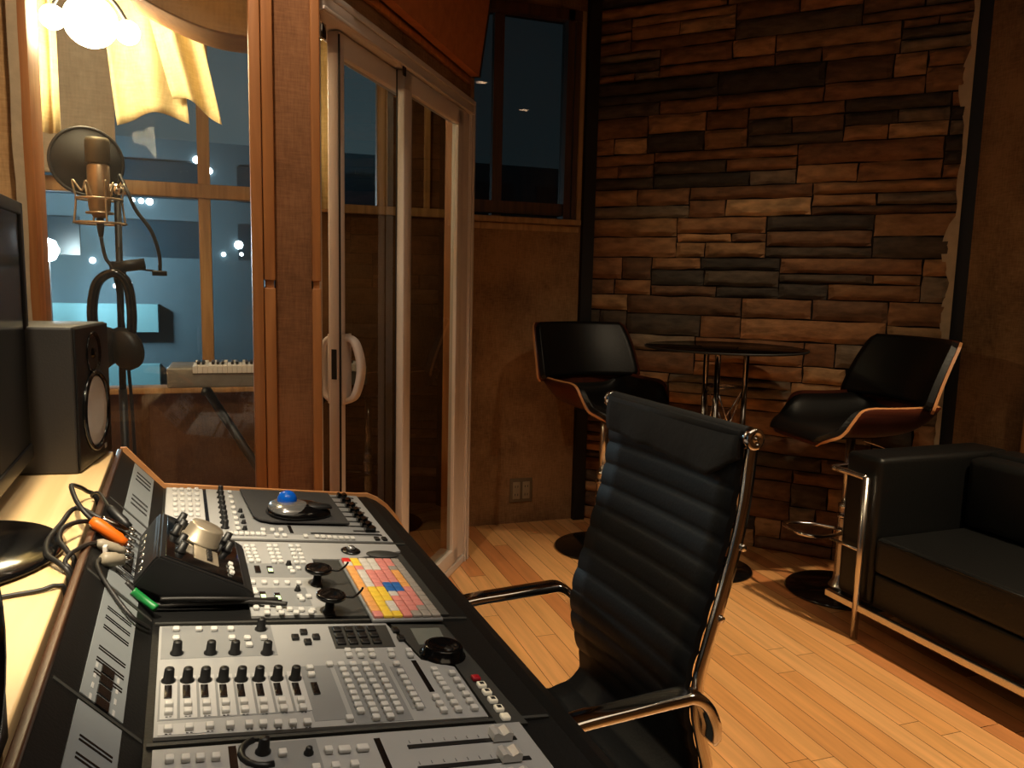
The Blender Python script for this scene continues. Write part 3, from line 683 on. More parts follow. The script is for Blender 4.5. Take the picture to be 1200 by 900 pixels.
# channel displays and cursor keys
for u, v in DECK['m3_disp']:
    b = MB(M['dark_lcd']); b.box((-.0042, -.015, 0), (.0042, .015, .0022), .0006); o = b.obj('channel_display', None); o.parent = plates[3]; o.location = P(u, v, .002)-Vector(CO); o.rotation_euler = ROT
for u, v in [(1.099,.137),(1.116,.151),(1.082,.152),(1.098,.166)]:
    b = MB(M['black_plastic']); b.box((-.005, -.007, 0), (.005, .007, .0045), .001); o = b.obj('cursor_key', None); o.parent = plates[3]; o.location = P(u, v, .002)-Vector(CO); o.rotation_euler = ROT
for u, v in [(1.115,.287),(1.085,.288)]:
    b = MB(M['black_plastic']); b.box((-.005, -.008, 0), (.005, .008, .0045), .001); o = b.obj('black_button', None); o.parent = console; o.location = P(u, v, .002)-Vector(CO); o.rotation_euler = ROT
for u, v in [(1.578,.366),(1.578,.382)]:
    b = MB(M['black_plastic']); b.box((-.005, -.01, 0), (.005, .01, .004), .001); o = b.obj('black_button', None); o.parent = plates[1]; o.location = P(u, v, .002)-Vector(CO); o.rotation_euler = ROT
# jog wheel
def lathe_at(name, mat, u, v, prof, parent, n=32, h=.001, sx=1, sy=1):
    b = MB(mat); b.lathe(prof, n=n, sx=sx, sy=sy); o = b.obj(name, None); o.parent = parent; o.location = P(u, v, h)-Vector(CO); o.rotation_euler = ROT; return o
jw = lathe_at('jog_wheel', M['black_gloss'], 1.032, .336, [(.034, 0), (.034, .002), (.030, .003), (.0285, .014), (.026, .016), (.019, .015), (.017, .0135), (0, .0135)], console)
b = MB(M['black_plastic']); b.lathe([(.007, .0135), (.006, .0155), (0, .0148)], (.004, -.012, 0), n=16); o = b.obj('finger_dimple', None); o.parent = jw
# transport buttons
for i, (u, v) in enumerate([(.952,.358),(.932,.359),(.912,.359),(.891,.359),(.869,.359),(.848,.359)]):
    o = put(btn_mesh(.0115, .0125, .0055, M['red_button' if i == 0 else 'white_button'], 'transport_button'), 'transport_button', console, u, v, .0012)
    if i == 0: o['label'] = 'red record button'
    elif i < 5 and i > 0:
        b = MB(M['black_plastic']); b.box((-.0028, -.003, .0052), (.0028, .003, .0059)); g = b.obj('transport_mark', None); g.parent = o
# faders
fs = MB
def slot(u, v0, v1, parent, w=.0035):
    b = MB(M['black_plastic']); b.box((0, -w, -.001), (v1-v0, w, .0022)); o = b.obj('fader_slot', None); o.parent = parent; o.location = P(u, v0, .0005)-Vector(CO); o.rotation_euler = ROT; return o
def cap(u, v, parent, mat, l=.024, w=.0095):
    b = MB(mat); b.prism([(-l/2, 0), (-l/2, .009), (-l*.3, .0105), (0, .0068), (l*.3, .0105), (l/2, .009), (l/2, 0)], -w, w, 'y'); o = b.obj('fader_cap', None); o.parent = parent; o.location = P(u, v, .0035)-Vector(CO); o.rotation_euler = ROT; return o
for i in range(8):
    u = .803-.0425*i; slot(u, .222, .356, plates[4]); cap(u+.002, .335-.006*(i % 3), plates[4], M['cap_silver'])
    b = MB(M['panel_grey'])
    for j in range(9): b.box((.226+j*.014, u+.008, 0), (.2265+.0005+j*.014, u+.013, .0005))
    bmesh.ops.transform(b.bm, matrix=Matrix.Rotation(0, 4, 'X'), verts=b.bm.verts)
    for vtx in b.bm.verts: vtx.co = P(vtx.co.y, vtx.co.x, .0018+vtx.co.z)
    b.obj('fader_scale', plates[4])
for (u, v) in [(1.915,.353),(1.87,.354),(1.827,.356),(1.785,.357),(1.745,.358),(1.706,.359),(1.669,.360),(1.634,.361)]:
    slot(u, .328, .385, plates[1], .004); cap(u, v+.002, plates[1], M['black_gloss'], .022, .010)
slot(1.61, .235, .385, plates[1], .004); b = None
pquad('dark_strip', M['dark_lcd'], plates[1], rect(1.607, 1.66, .1935, .2005), .0024, .003)
# green level windows, panning dials, oval trackball
for u, v, on in ((1.385,.11,0), (1.383,.131,1), (1.26,.108,1), (1.254,.13,1)):
    b = MB([M['dark_lcd'], M['green_led']]); b.box((-.0048, -.016, 0), (.0048, .016, .003), .0008); b.box((-.0038, -.014, .0028), (.0038, .002 if on else -.013, .0034), 0, 1 if on else 0)
    o = b.obj('level_window', None); o.parent = plates[2]; o.location = P(u, v, .002)-Vector(CO); o.rotation_euler = ROT
for (u, v) in ((1.312, .2), (1.190, .2)):
    jt = lathe_at('panning_stick', M['black_plastic'], u, v, [(.010, 0), (.010, .004), (.0075, .006), (.0065, .024), (0, .024)], console, 16)
    b = MB([M['black_gloss']]); b.lathe([(0, .024), (.020, .0245), (.023, .027), (.023, .031), (.021, .033), (.014, .031), (.0, .031)], (.0, .0, 0), n=28, sx=1.0, sy=1.1)
    d = b.obj('dish', None); d.parent = jt
    b = MB(M['black_gloss']); b.tube([(.02, 0, .028), (.034, -.004, .028), (.046, .004, .033), (.052, .012, .037)], .0019, 8); d = b.obj('lever', None); d.parent = jt
ov = lathe_at('trackball_socket', M['black_gloss'], 1.497, .295, [(.019, 0), (.019, .002), (.016, .0035), (.011, .004), (0, .004)], console, 28, .002, 1, 1.25)
b = MB(M['silver']); b.lathe([(.009, .0035), (.0085, .008), (.005, .011), (0, .012)], n=20); o = b.obj('ball', None); o.parent = ov
lathe_at('oval_recess', M['console_dark'], 1.481, .355, [(.026, 0), (.026, .002), (0, .002)], console, 28, .001, 1.25, .8)
# dark gaps between modules
for a in (.850, 1.166, 1.557): pquad('module_joint', M['console_dark'], console, rect(a-.003, a+.003, -.046, .42), .0006, .003)
# lettering-sized legends under the button rows
b = MB(M['dark_lcd'])
for (u, v) in m3:
    if u < 1.0 and v < .13:
        for dx in (-.003, .001): b.box((v+dx, u-.0085, 0), (v+dx+.0025, u-.0075, .0003))
for vtx in b.bm.verts: vtx.co = P(vtx.co.y, vtx.co.x, .0026+vtx.co.z)
o = b.obj('panel_lettering', plates[3])

# ------------------------------------------------------------------ colour-coded keyboard
KO = P(1.29, .315, .001)
kb = thing('editing_keyboard', 'keyboard with red, yellow, pink and blue key caps set in the console', 'keyboard', cw(KO.x, KO.y, KO.z), CY)
kb.rotation_euler = (0, TH, CY)
b = MB(M['panel_grey']); b.box((-.056, -.142, 0), (.060, .142, .006), .002); b.obj('case', kb)
rows = ['G'*1]
cols = [  # seven columns across, thirteen keys along (far to near)
    'RWOOOOOOOOOOP', 'YYPWWWWYYYYYY', 'WWWPPPPYYYWWY', 'WWWPPPBBWPPPP', 'PPPPPPBBPPPPG', 'PPGOOOOPPPPGG', 'GGGGGGGGGGGGG']
KM = {'R': 'red', 'O': 'orange', 'Y': 'yellow', 'W': 'white', 'P': 'pink', 'B': 'blue', 'G': 'grey'}
kme = {}
for ci, cs in enumerate(cols):
    for ri, ch in enumerate(cs):
        if ch not in kme:
            t = MB(M['key_'+KM[ch]]); t.box((-.0072, -.0099, 0), (.0072, .0099, .0055), .0016)
            me = bpy.data.meshes.new('key'); t.bm.to_mesh(me); t.bm.free(); me.materials.append(M['key_'+KM[ch]]); kme[ch] = me
        o = bpy.data.objects.new('key', kme[ch]); COL.objects.link(o); o.parent = kb
        o.location = (-.0455+ci*.0158, .128-ri*.0213, .0055); o['label'] = KM[ch]+' key cap'

# ------------------------------------------------------------------ mouse pad and trackball
t = bmesh.new()
pp = [(1.925, .115), (1.925, .322), (1.664, .325), (1.660, .165), (1.675, .138), (1.70, .128)]
b = MB(M['pad']); A = [t.verts.new(P(u, v, .0105)) for u, v in pp]; B = [t.verts.new(P(u, v, .0075)) for u, v in pp]
t.faces.new(A); t.faces.new(B)
for i in range(len(pp)): t.faces.new((A[i], A[(i+1) % len(pp)], B[(i+1) % len(pp)], B[i]))
b.merge(t); pc = P(1.79, .22, .008)
for vtx in b.bm.verts: vtx.co -= pc
pad = b.obj('mouse_pad'); pad.location = cw(pc.x, pc.y, pc.z); pad.rotation_euler = (0, 0, CY)
tag(pad, 'black mouse pad lying on the far end of the console', 'mouse pad')
mc = P(1.722, .214, .0107)
ms = thing('trackball_mouse', 'black and silver trackball with a blue ball on the mouse pad', 'trackball', cw(mc.x, mc.y, mc.z)); ms.rotation_euler = (0, TH, CY+.15)
def hump(w, l, h, prof):
    def f(a, b_):
        th = 2*PI*b_; r = a
        return None
b = MB(M['black_gloss'])
def body(mb, rx, ry, h, cx=0, cy=0, z0=0, ex=2.3, n=32, tilt=0):
    prof = []
    t = bmesh.new(); rings = []
    for k in range(9):
        f = k/8*PI/2; rr = math.cos(f)**.7; zz = z0+h*math.sin(f)
        if k == 8: rings.append([t.verts.new((cx, cy, zz))]); continue
        ring = []
        for i in range(n):
            q = 2*PI*i/n; c, s_ = math.cos(q), math.sin(q)
            x_ = math.copysign(abs(c)**(2/ex), c)*rx*rr; y_ = math.copysign(abs(s_)**(2/ex), s_)*ry*rr*(1-.22*c)
            ring.append(t.verts.new((cx+x_, cy+y_, zz+tilt*x_)))
        rings.append(ring)
    for A, B in zip(rings, rings[1:]):
        for i in range(n):
            j = (i+1) % n
            if len(B) == 1: t.faces.new((A[i], A[j], B[0]))
            else: t.faces.new((A[i], A[j], B[j], B[i]))
    t.faces.new(rings[0][::-1]); mb.merge(t, 0, True); return mb
body(b, .070, .056, .028, .012, 0, 0); b.obj('body', ms)
b = MB(M['silver']); body(b, .048, .050, .021, -.008, -.002, .010); b.obj('upper_shell', ms)
b = MB(M['black_plastic']); body(b, .032, .014, .011, .046, -.020, .018); b.obj('button', ms)
b = MB(M['blue_ball']); b.lathe([(.021*math.sin(PI*k/14), -.021*math.cos(PI*k/14)) for k in range(15)], (-.018, .002, .031), n=28); b.obj('ball', ms)

# ------------------------------------------------------------------ monitor controller on the console
DZ = math.radians(0)
dv = thing('monitor_controller', 'black wedge shaped monitor controller with a large silver volume knob', 'controller', cw(.03, 1.345, pz(.03)), CY, off=(.03, 1.345, pz(.03)))
d0, d1 = 1.222, 1.455
top = lambda v: .838-(v+.045)*(.838-.756)/.18
wp = [(-.078, .800), (-.047, .838), (-.040, .842), (.080, .777), (.092, .766), (.092, pz(.092)+.004), (.05, pz(.05)+.006), (-.03, .772)]
b = MB(M['black_plastic']); b.prism(wp, d0, d1, 'y', 0, .003); b.obj('housing', dv)
ta = math.atan2(.842-.777, .120)
tm = lambda u, v, h=0: Matrix.Translation((v, u, .842-(v+.04)*math.tan(ta)+h)) @ Matrix.Rotation(ta, 4, 'Y')
fp = MB(M['black_gloss']); fp.box((0, d0+.010, -.001), (.124, d1-.010, .002), .001, 0, tm(0, -.032) @ Matrix.Translation((0, 0, 0))); fp.obj('face_plate', dv)
b = MB(M['knob_silver']); b.lathe([(.033, 0), (.033, .004), (.030, .006), (.0285, .026), (.026, .029), (0, .030)], n=36)
bmesh.ops.transform(b.bm, matrix=tm(1.365, .018, .002), verts=b.bm.verts); b.obj('volume_knob', dv)
for i in range(5):
    b = MB(M['black_plastic']); b.lathe([(.0085, 0), (.0085, .003), (.0068, .005), (.006, .017), (0, .0175)], n=14)
    bmesh.ops.transform(b.bm, matrix=tm(1.27+.04*i, -.012 if i != 2 else -.02, .002), verts=b.bm.verts); b.obj('small_knob', dv)
for i in range(2):
    b = MB(M['black_plastic']); b.lathe([(.0085, 0), (.0085, .003), (.0068, .005), (.006, .017), (0, .0175)], n=14)
    bmesh.ops.transform(b.bm, matrix=tm(1.42-.05*i, .060, .002), verts=b.bm.verts); b.obj('small_knob', dv)
b = MB(M['knob_silver']); b.box((0, -.045, 0), (.040, .02, .0015), .0005, 0, tm(1.31, .008, .0025)); b.obj('silver_field', dv)
for i in range(4):
    b = MB(M['black_plastic']); b.box((0, 0, 0), (.008, .011, .005), .001, 0, tm(1.272+.013*i, .026, .0035)); b.obj('source_button', dv)
for i in range(3):
    b = MB(M['button']); b.box((0, 0, 0), (.007, .011, .005), .001, 0, tm(1.25+.02*i, .058, .0025)); b.obj('white_button', dv)
for i in range(6):
    b = MB(M['chrome']); b.lathe([(.0055, -.002), (.0055, .003), (.0035, .003), (.0035, 0), (0, 0)], (-.066, d0+.03+i*.032, .812), Vector((-.78, 0, .62)), 14); b.obj('rear_socket', dv)
# plugs and cables (each cable with its plug is one thing)
def cable(name, label, pts, r, plug=None, group=None):
    W_ = [cw(v, u, z) for u, v, z in pts]
    o = thing(name, label, 'cable', W_[0], group=group)
    L = [w_-W_[0] for w_ in W_]
    b = MB(M['rubber']); b.tube(L, r, 8); b.obj('cord', o)
    if plug:
        mat, plen, pr = plug; d = (L[0]-L[1]).normalized()
        b = MB(M[mat]); b.lathe([(pr*.6, -plen), (pr, -plen*.85), (pr, -.012), (pr*.8, -.008), (pr*.8, 0)], (0, 0, 0), d, 14); b.obj('plug', o)
        b = MB(M['chrome']); b.lathe([(pr*.45, 0), (pr*.45, .014)], (0, 0, 0), d, 10); b.obj('plug_tip', o)
    return o
def jack(i): return d0+.03+i*.032
cable('audio_cable', 'black cable with a long silver plug beside the orange plug', [(jack(3), -.090, .834), (jack(3)-.006, -.138, .868), (1.30, -.168, .876), (1.265, -.172, .868), (1.23, -.158, .860), (1.215, -.1468, .84), (1.21, -.1468, .72)], .0036, ('chrome', .06, .0085))
cable('audio_cable', 'black cable looping wide over the desk edge from a slim silver plug', [(jack(4), -.089, .833), (jack(4)-.004, -.13, .864), (1.40, -.165, .876), (1.355, -.180, .866), (1.29, -.190, .860), (1.215, -.180, .862), (1.17, -.158, .860), (1.155, -.1468, .84), (1.15, -.1468, .72)], .004, ('chrome', .05, .0075))
cable('audio_cable', 'grey cable arching high and far back from a bright orange plug', [(jack(2), -.09, .836), (jack(2)+.01, -.13, .870), (1.35, -.155, .895), (1.42, -.172, .905), (1.50, -.178, .890), (1.545, -.165, .868), (1.555, -.1468, .84), (1.56, -.1468, .72)], .0038, ('orange', .062, .0095))
cable('audio_cable', 'black cable with a grey plug just below the orange plug', [(jack(1), -.09, .834), (jack(1)-.008, -.125, .854), (1.21, -.146, .866), (1.18, -.155, .860), (1.17, -.1468, .84), (1.165, -.1468, .72)], .0033, ('grey_plug', .042, .008))
cable('audio_cable', 'thin cable with a thick pale plug lowest on the monitor controller', [(jack(0), -.09, .832), (jack(0)-.018, -.118, .842), (1.185, -.115, .842), (1.14, -.092, .818), (1.115, -.07, .795), (1.13, -.052, .772)], .003, ('grey_plug', .034, .0105))
cable('audio_cable', 'thin cable with a black plug at the far corner of the monitor controller', [(jack(5), -.09, .834), (jack(5)+.03, -.118, .858), (1.51, -.140, .870), (1.53, -.155, .862), (1.535, -.1468, .84), (1.54, -.1468, .72)], .0026, ('black_plastic', .055, .008))
g = MB(M['green']); g.tube([cw(-.075, 1.205, .80), cw(-.06, 1.20, .786), cw(-.045, 1.19, .775)], .006, 8); o = g.obj('cable_tag'); tag(o, 'small green plug lying beside the monitor controller', 'plug')
g = MB(M['key_white']); c_ = cw(-.113, 1.262, .842); g.box((-.003, -.006, -.011), (.003, .006, .011), .001); o = g.obj('cable_clip'); o.location = c_; tag(o, 'small white cable clip beside the orange plug', 'clip')
# two black cords lying along the near edge of the controller
cable('headphone_cord', 'black cord running along the near edge of the monitor controller', [(1.212, .140, .7465), (1.219, .11, .751), (1.2185, .07, .7575), (1.2155, 0, .766), (1.216, -.05, .772), (1.23, -.085, .805)], .0038)
cable('headphone_cord', 'black cord with its bare end pointing at the green level windows', [(1.236, .128, .7475), (1.229, .105, .752), (1.214, .06, .7655), (1.213, 0, .7745), (1.213, -.04, .779)], .0034)
cable('power_cord', 'thin black cord lying across the desk from the monitor stand', [(1.11, -.1468, .74), (1.11, -.1468, .84), (1.108, -.156, .8545), (1.10, -.175, .8535), (1.09, -.22, .8535), (1.06, -.30, .8535), (1.0, -.42, .8535), (.95, -.55, .8535)], .003)

# ------------------------------------------------------------------ desk
dk = thing('wooden_desk', 'pale maple desk top running behind the mixing console', 'desk', cw(-.47, 1.1), CY, off=(-.47, 1.1, 0))
MB(M['desk_wood']).box((-.80, .25, .815), (-.1515, 1.972, .85), .003).obj('desk_top', dk)
for a, b_ in ((-.78, .30), (-.78, 1.86), (-.24, .30), (-.24, 1.86)): MB(M['rear_wood']).box((a, b_, 0), (a+.06, b_+.06, .815)).obj('leg', dk)

# ------------------------------------------------------------------ speakers
def make_speaker(loc, rz, label):
    s_ = thing('studio_monitor', label, 'speaker', loc, rz, 'studio monitor speakers on the desk')   # local +x = front, y across
    b = MB(M['speaker_black']); b.box((-.26, -.115, 0), (0, .115, .295), .006); b.obj('cabinet', s_)
    MB(M['black_plastic']).box((0, -.112, .003), (.004, .112, .292), .003).obj('baffle', s_)
    b = MB(M['white_cone']); b.lathe([(.076, .001), (.072, .004), (.045, -.012+.016), (.03, .003), (.0, .006)], (.003, 0, .112), (1, 0, 0), 36); c_ = b.obj('woofer_cone', s_); c_['label'] = 'white woofer cone'
    b = MB(M['black_gloss']); b.tube([(.006, .082*math.cos(2*PI*i/24), .112+.082*math.sin(2*PI*i/24)) for i in range(24)], .006, 8, smooth=False, closed=True); b.obj('woofer_surround', s_)
    b = MB(M['black_gloss']); b.lathe([(.045, 0), (.045, .004), (.030, -.002), (.014, -.002), (.011, .004), (0, .006)], (.0035, 0, .235), (1, 0, 0), 28); b.obj('tweeter', s_)
    b = MB(M['key_white']); b.box((.0035, .055, .018), (.0048, .068, .028), .0005); b.obj('badge', s_)
    return s_
s1, s2 = Vector((-.312, 1.742, .8505)), Vector((-.285, 1.967, .8505))
spk = make_speaker((s1+s2)/2, math.atan2(s2.y-s1.y, s2.x-s1.x)-PI/2, 'black studio speaker with a white cone between the computer monitor and booth window')
dup(spk, cw(-.150, .632, .8505), CY, 'black studio speaker cut off at the lower left corner of the picture')

# ------------------------------------------------------------------ computer monitor
mo = thing('computer_monitor', 'large black flat computer monitor on an oval foot on the desk', 'monitor', cw(-.385, 1.24, .8505), CY, off=(-.385, 1.24, .8505))
b = MB(M['black_plastic']); b.box((-.315, .92, .885), (-.283, 1.80, 1.385), .006); b.obj('housing', mo)
b = MB(M['screen']); b.box((-.284, .945, .915), (-.2815, 1.772, 1.36)); b.obj('screen', mo)
b = MB(M['black_plastic'])
for a, c in (((-.284, .922, .887), (-.278, .945, 1.383)), ((-.284, 1.772, .887), (-.278, 1.798, 1.383)), ((-.284, .922, .887), (-.278, 1.798, .915)), ((-.284, .922, 1.36), (-.278, 1.798, 1.383))): b.box(a, c, .002)
b.obj('bezel', mo)
b = MB(M['black_plastic']); b.box((-.36, 1.27, .93), (-.315, 1.45, 1.2), .01); b.obj('rear_cover', mo)
b = MB(M['black_gloss']); b.lathe([(.150, 0), (.158, .004), (.150, .010), (.05, .013), (0, .013)], (-.312, 1.270, .8505), n=56, sx=.93, sy=1.05); b.obj('foot', mo)
b = MB(M['black_gloss']); b.tube([(-.39, 1.27, .862), (-.385, 1.29, .92), (-.365, 1.33, 1.0), (-.35, 1.36, 1.08)], .03, 14); b.obj('neck', mo)

# ------------------------------------------------------------------ office chair (local = console axes, backrest towards +x)
OC = (.58, 1.2475, 0)
ch = thing('office_chair', 'black ribbed high-back office chair with polished arms, beside the console', 'office chair', cw(OC[0], OC[1]), CY, off=OC)
path = [(.862, 1.012), (.858, .96), (.853, .90), (.841, .83), (.819, .745), (.795, .66), (.779, .60), (.778, .54), (.793, .475), (.805, .43), (.798, .395), (.765, .372), (.70, .362), (.60, .358), (.50, .362), (.41, .372), (.35, .368), (.325, .345)]
sl_ = spline([Vector((v, 0, z)) for v, z in path], 10)
cum = [0]
for a, b_ in zip(sl_, sl_[1:]): cum.append(cum[-1]+(b_-a).length)
TL = cum[-1]
def at_len(s):
    s = max(0, min(TL-1e-6, s)); i = 0
    while i < len(cum)-2 and cum[i+1] < s: i += 1
    f = (s-cum[i])/(cum[i+1]-cum[i]); p = sl_[i].lerp(sl_[i+1], f); d = (sl_[i+1]-sl_[i]).normalized()
    return p, d
RIB = .0475
def sling(h0, hb, s0, s1, edge=0):
    def f(a, b_):
        s = s0+(s1-s0)*a; p, d = at_len(s); n = Vector((d.z, 0, -d.x))      # towards the sitter
        if n.x > 0 and s < TL*.45: n = -n
        bulge = hb*(abs(math.sin(PI*s/RIB))**.35) if hb else 0
        u = 1.036+(1.459-1.036)*b_
        sag = .010*math.sin(PI*b_)
        return Vector((p.x, u, p.z))+n*(h0+bulge-sag), n
    return f
def nrm_fix(): pass
p_, d_ = at_len(.2)
b = MB(M['sling']); b.sheet(sling(.005, .0062, 0, TL), int(TL/RIB*8), 8, .012); b.obj('seat_sling', ch)
# headrest cover wrapped over the top, torn along its lower edge
def cover(a, b_):
    low = .092-.026*b_+.008*noise.noise(Vector((b_*9, 2, 1)))
    if b_ < .16: low -= .05*(1-b_/.16)
    s = -.0+a*low; p, d = at_len(s); n = Vector((d.z, 0, -d.x))
    if n.x > 0: n = -n
    u = 1.030+(1.465-1.030)*b_
    lift = .014+.004*math.sin(PI*a)+(.007*a*a*max(0, math.sin(b_*11)))
    return Vector((p.x, u, p.z+.006*(1-a)))+n*lift, n
b = MB(M['flap']); b.sheet(cover, 8, 28, .006)
b.cyl((.862, 1.030, 1.008), (.862, 1.465, 1.008), .017, n=18)
b.obj('headrest_cover', ch)
for u0, sg in ((1.027, -1), (1.468, 1)):
    pts = []
    for k in range(60):
        p, d = at_len(TL*k/59); n = Vector((d.z, 0, -d.x))
        if n.x > 0 and k < 27: n = -n
        pts.append(Vector((p.x, u0, p.z))-n*.010)
    b = MB(M['chrome']); b.tube(pts, .01, 12, smooth=False, flat=((0, 1, 0), .0065, .011)); b.obj('side_rail', ch)
    b = MB(M['chrome']); b.lathe([(.019, -.004), (.019, .010), (.016, .014), (.010, .014), (.009, .011), (.004, .011), (.003, .0145), (0, .0145)], (.864, u0+sg*.004, 1.006), (0, sg, 0), 24); b.obj('roller_cap', ch)
    for sz in (.82, .70): 
        b = MB(M['chrome']); b.lathe([(.006, 0), (.006, .004), (0, .005)], (.858 if sz > .8 else .822, u0+sg*.0065, sz), (0, sg, 0), 10); b.obj('rail_bolt', ch)
    ua = 1.0 if sg < 0 else 1.495
    b = MB(M['chrome'])
    b.tube([(.47, ua-sg*.028, .366), (.462, ua-sg*.01, .40), (.462, ua, .47), (.468, ua, .53), (.49, ua, .565), (.535, ua, .583), (.63, ua, .587), (.72, ua, .589), (.755, ua, .587), (.782, ua, .566), (.799, ua, .530), (.806, ua-sg*.008, .50)], .012, 16, flat=((0, 1, 0), .021, .0105)); b.obj('armrest', ch)
    b = MB(M['chrome']); b.cyl((.806, ua+sg*.006, .497), (.806, u0, .497), .007, n=12); b.obj('arm_bolt', ch); b = MB(M['chrome']); b.cyl((.745, ua, .584), (.795, u0+sg*.004, .56), .006, n=10); b.obj('arm_bolt', ch)
b = MB(M['dark_chrome']); b.cyl((.70, 1.027, .345), (.70, 1.468, .345), .011, n=12).cyl((.45, 1.027, .352), (.45, 1.468, .352), .011, n=12).box((.48, 1.18, .318), (.68, 1.315, .338), .005); b.obj('seat_frame', ch)
b = MB(M['chrome']); b.cyl((.58, 1.2475, .09), (.58, 1.2475, .325), .026, n=20); b.obj('gas_column', ch)
for k in range(5):
    q = k*2*PI/5+.3; c, s_ = math.cos(q), math.sin(q)
    b = MB(M['dark_chrome']); b.tube([(.58+.02*c, 1.2475+.02*s_, .105), (.58+.14*c, 1.2475+.14*s_, .095), (.58+.26*c, 1.2475+.26*s_, .07)], .014, 10)
    leg = b.obj('base_arm', ch)
    b = MB(M['black_plastic']); b.lathe([(.018, -.02), (.0225, -.017), (.0225, .017), (.018, .02)], (.58+.26*c, 1.2475+.26*s_, .0235), (-s_, c, 0), 16); b.cyl((.58+.26*c, 1.2475+.26*s_, .03), (.58+.26*c, 1.2475+.26*s_, .075), .006, n=8); b.obj('caster', leg)

# ------------------------------------------------------------------ bar stools
def make_stool(loc, face, label):
    st = thing('bar_stool', label, 'bar stool', loc, face, 'bent plywood bar stools by the stone wall')
    # bucket seat: centre line front lip to rear (x, z, half width, height of the side wings)
    K = [(.258, .656, .150, 0), (.252, .678, .180, .0), (.228, .692, .205, .004), (.195, .694, .222, .022), (.165, .692, .234, .075), (.135, .690, .240, .118), (.09, .688, .243, .132), (.03, .686, .244, .134), (-.04, .688, .244, .132), (-.11, .696, .243, .126), (-.165, .712, .240, .112), (-.20, .742, .233, .082), (-.212, .775, .225, .045), (-.219, .80, .215, .02)]
    cl = spline([Vector((x, z, 0)) for x, z, w, c in K], 5); wc = spline([Vector((w, c, 0)) for x, z, w, c in K], 5)
    n_ = len(cl)-1
    def bucket(off, inset, s0=0, s1=1):
        def pos(a, t):
            q = max(0, min(.9999, s0+(s1-s0)*a))*n_; i = min(int(q), n_-1); fr = q-i
            p = cl[i].lerp(cl[i+1], fr); w, c, _ = wc[i].lerp(wc[i+1], fr); tt = abs(t)
            k = 1-inset/w
            return Vector((p.x, math.copysign(1, t)*w*(1-(1-tt)**1.35 if False else tt**.92)*k, p.y+c*(tt*k)**4.2))
        def f(a, b_):
            t = 2*b_-1; e = .012
            p = pos(a, t); du = pos(min(1, a+e), t)-pos(max(0, a-e), t); dv_ = pos(a, min(1, t+e))-pos(a, max(-1, t-e))
            n = dv_.cross(du)
            n = n.normalized() if n.length > 1e-9 else Vector((0, 0, 1))
            return p+n*off, n
        return f
    def back(off, inset):
        def pos(a, t):
            z = .800+inset+(1.072-.800-2*inset)*a; w = (.292-.012*a-.020*a**3)-inset
            w *= 1-.055*max(0, (a-.90)/.10)**2-.06*max(0, (.1-a)/.1)**2
            y = t*w
            return Vector((-.228-.075*a-.03*a*a+1.25*y*y, y, z-.02*(t*t)*(1-a)*0))
        def f(a, b_):
            t = 2*b_-1; e = .01; p = pos(a, t)
            n = (pos(a, min(1, t+e))-pos(a, max(-1, t-e))).cross(pos(min(1, a+e), t)-pos(max(0, a-e), t)).normalized()
            return p+n*off, n
        return f
    b = MB([M['walnut'], M['ply_edge']]); b.sheet(bucket(0, 0), 54, 26, .011, 0, 0, 1); b.obj('plywood_seat', st)
    b = MB(M['black_leather']); b.sheet(bucket(.020, .008, .05, .92), 40, 22, .019); b.obj('seat_pad', st)
    b = MB([M['walnut'], M['ply_edge']]); b.sheet(back(0, 0), 16, 26, .011, 0, 0, 1); b.obj('plywood_back', st)
    b = MB(M['black_leather']); b.sheet(back(.024, .010), 16, 26, .023); b.obj('back_pad', st)
    b = MB(M['black_plastic']); b.box((-.262, -.06, .73), (-.232, .06, .86), .004); b.obj('back_bracket', st)
    b = MB(M['brass_chrome']); b.cyl((0, 0, .36), (0, 0, .672), .019, n=18); b.obj('upper_pole', st)
    b = MB(M['brass_chrome']); b.lathe([(.055, .012), (.045, .03), (.030, .055), (.027, .09), (.027, .36), (.029, .362), (.029, .378), (.019, .38)], n=22); b.obj('column', st)
    b = MB(M['black_base']); b.lathe([(.215, 0), (.22, .006), (.212, .012), (.07, .022), (.05, .026), (0, .026)], n=48); b.obj('base_plate', st)
    b = MB(M['chrome']); b.lathe([(.033, .255), (.033, .275)], n=20).lathe([(.033, .32), (.033, .336)], n=20)
    pts = [(.02, .028, .265), (.09, .075, .27), (.18, .10, .275), (.235, .07, .28), (.245, 0, .28), (.235, -.07, .28), (.18, -.10, .275), (.09, -.075, .27), (.02, -.028, .265)]
    b.tube(pts, .0085, 10); b.obj('footrest', st)
    b = MB(M['black_plastic']); b.box((-.09, -.07, .664), (.09, .07, .688), .005); b.obj('seat_plate', st)
    b = MB(M['chrome']); b.tube([(-.02, .05, .655), (-.06, .14, .64), (-.07, .19, .625)], .004, 8); b.obj('height_lever', st)
    return st
st1 = make_stool((1.62, 3.31, 0), math.radians(278), 'black leather and walnut bar stool standing left of the tall round table')
st2 = dup(st1, (2.365, 2.54, 0), math.radians(172), 'black leather and walnut bar stool between the stone wall and the sofa')

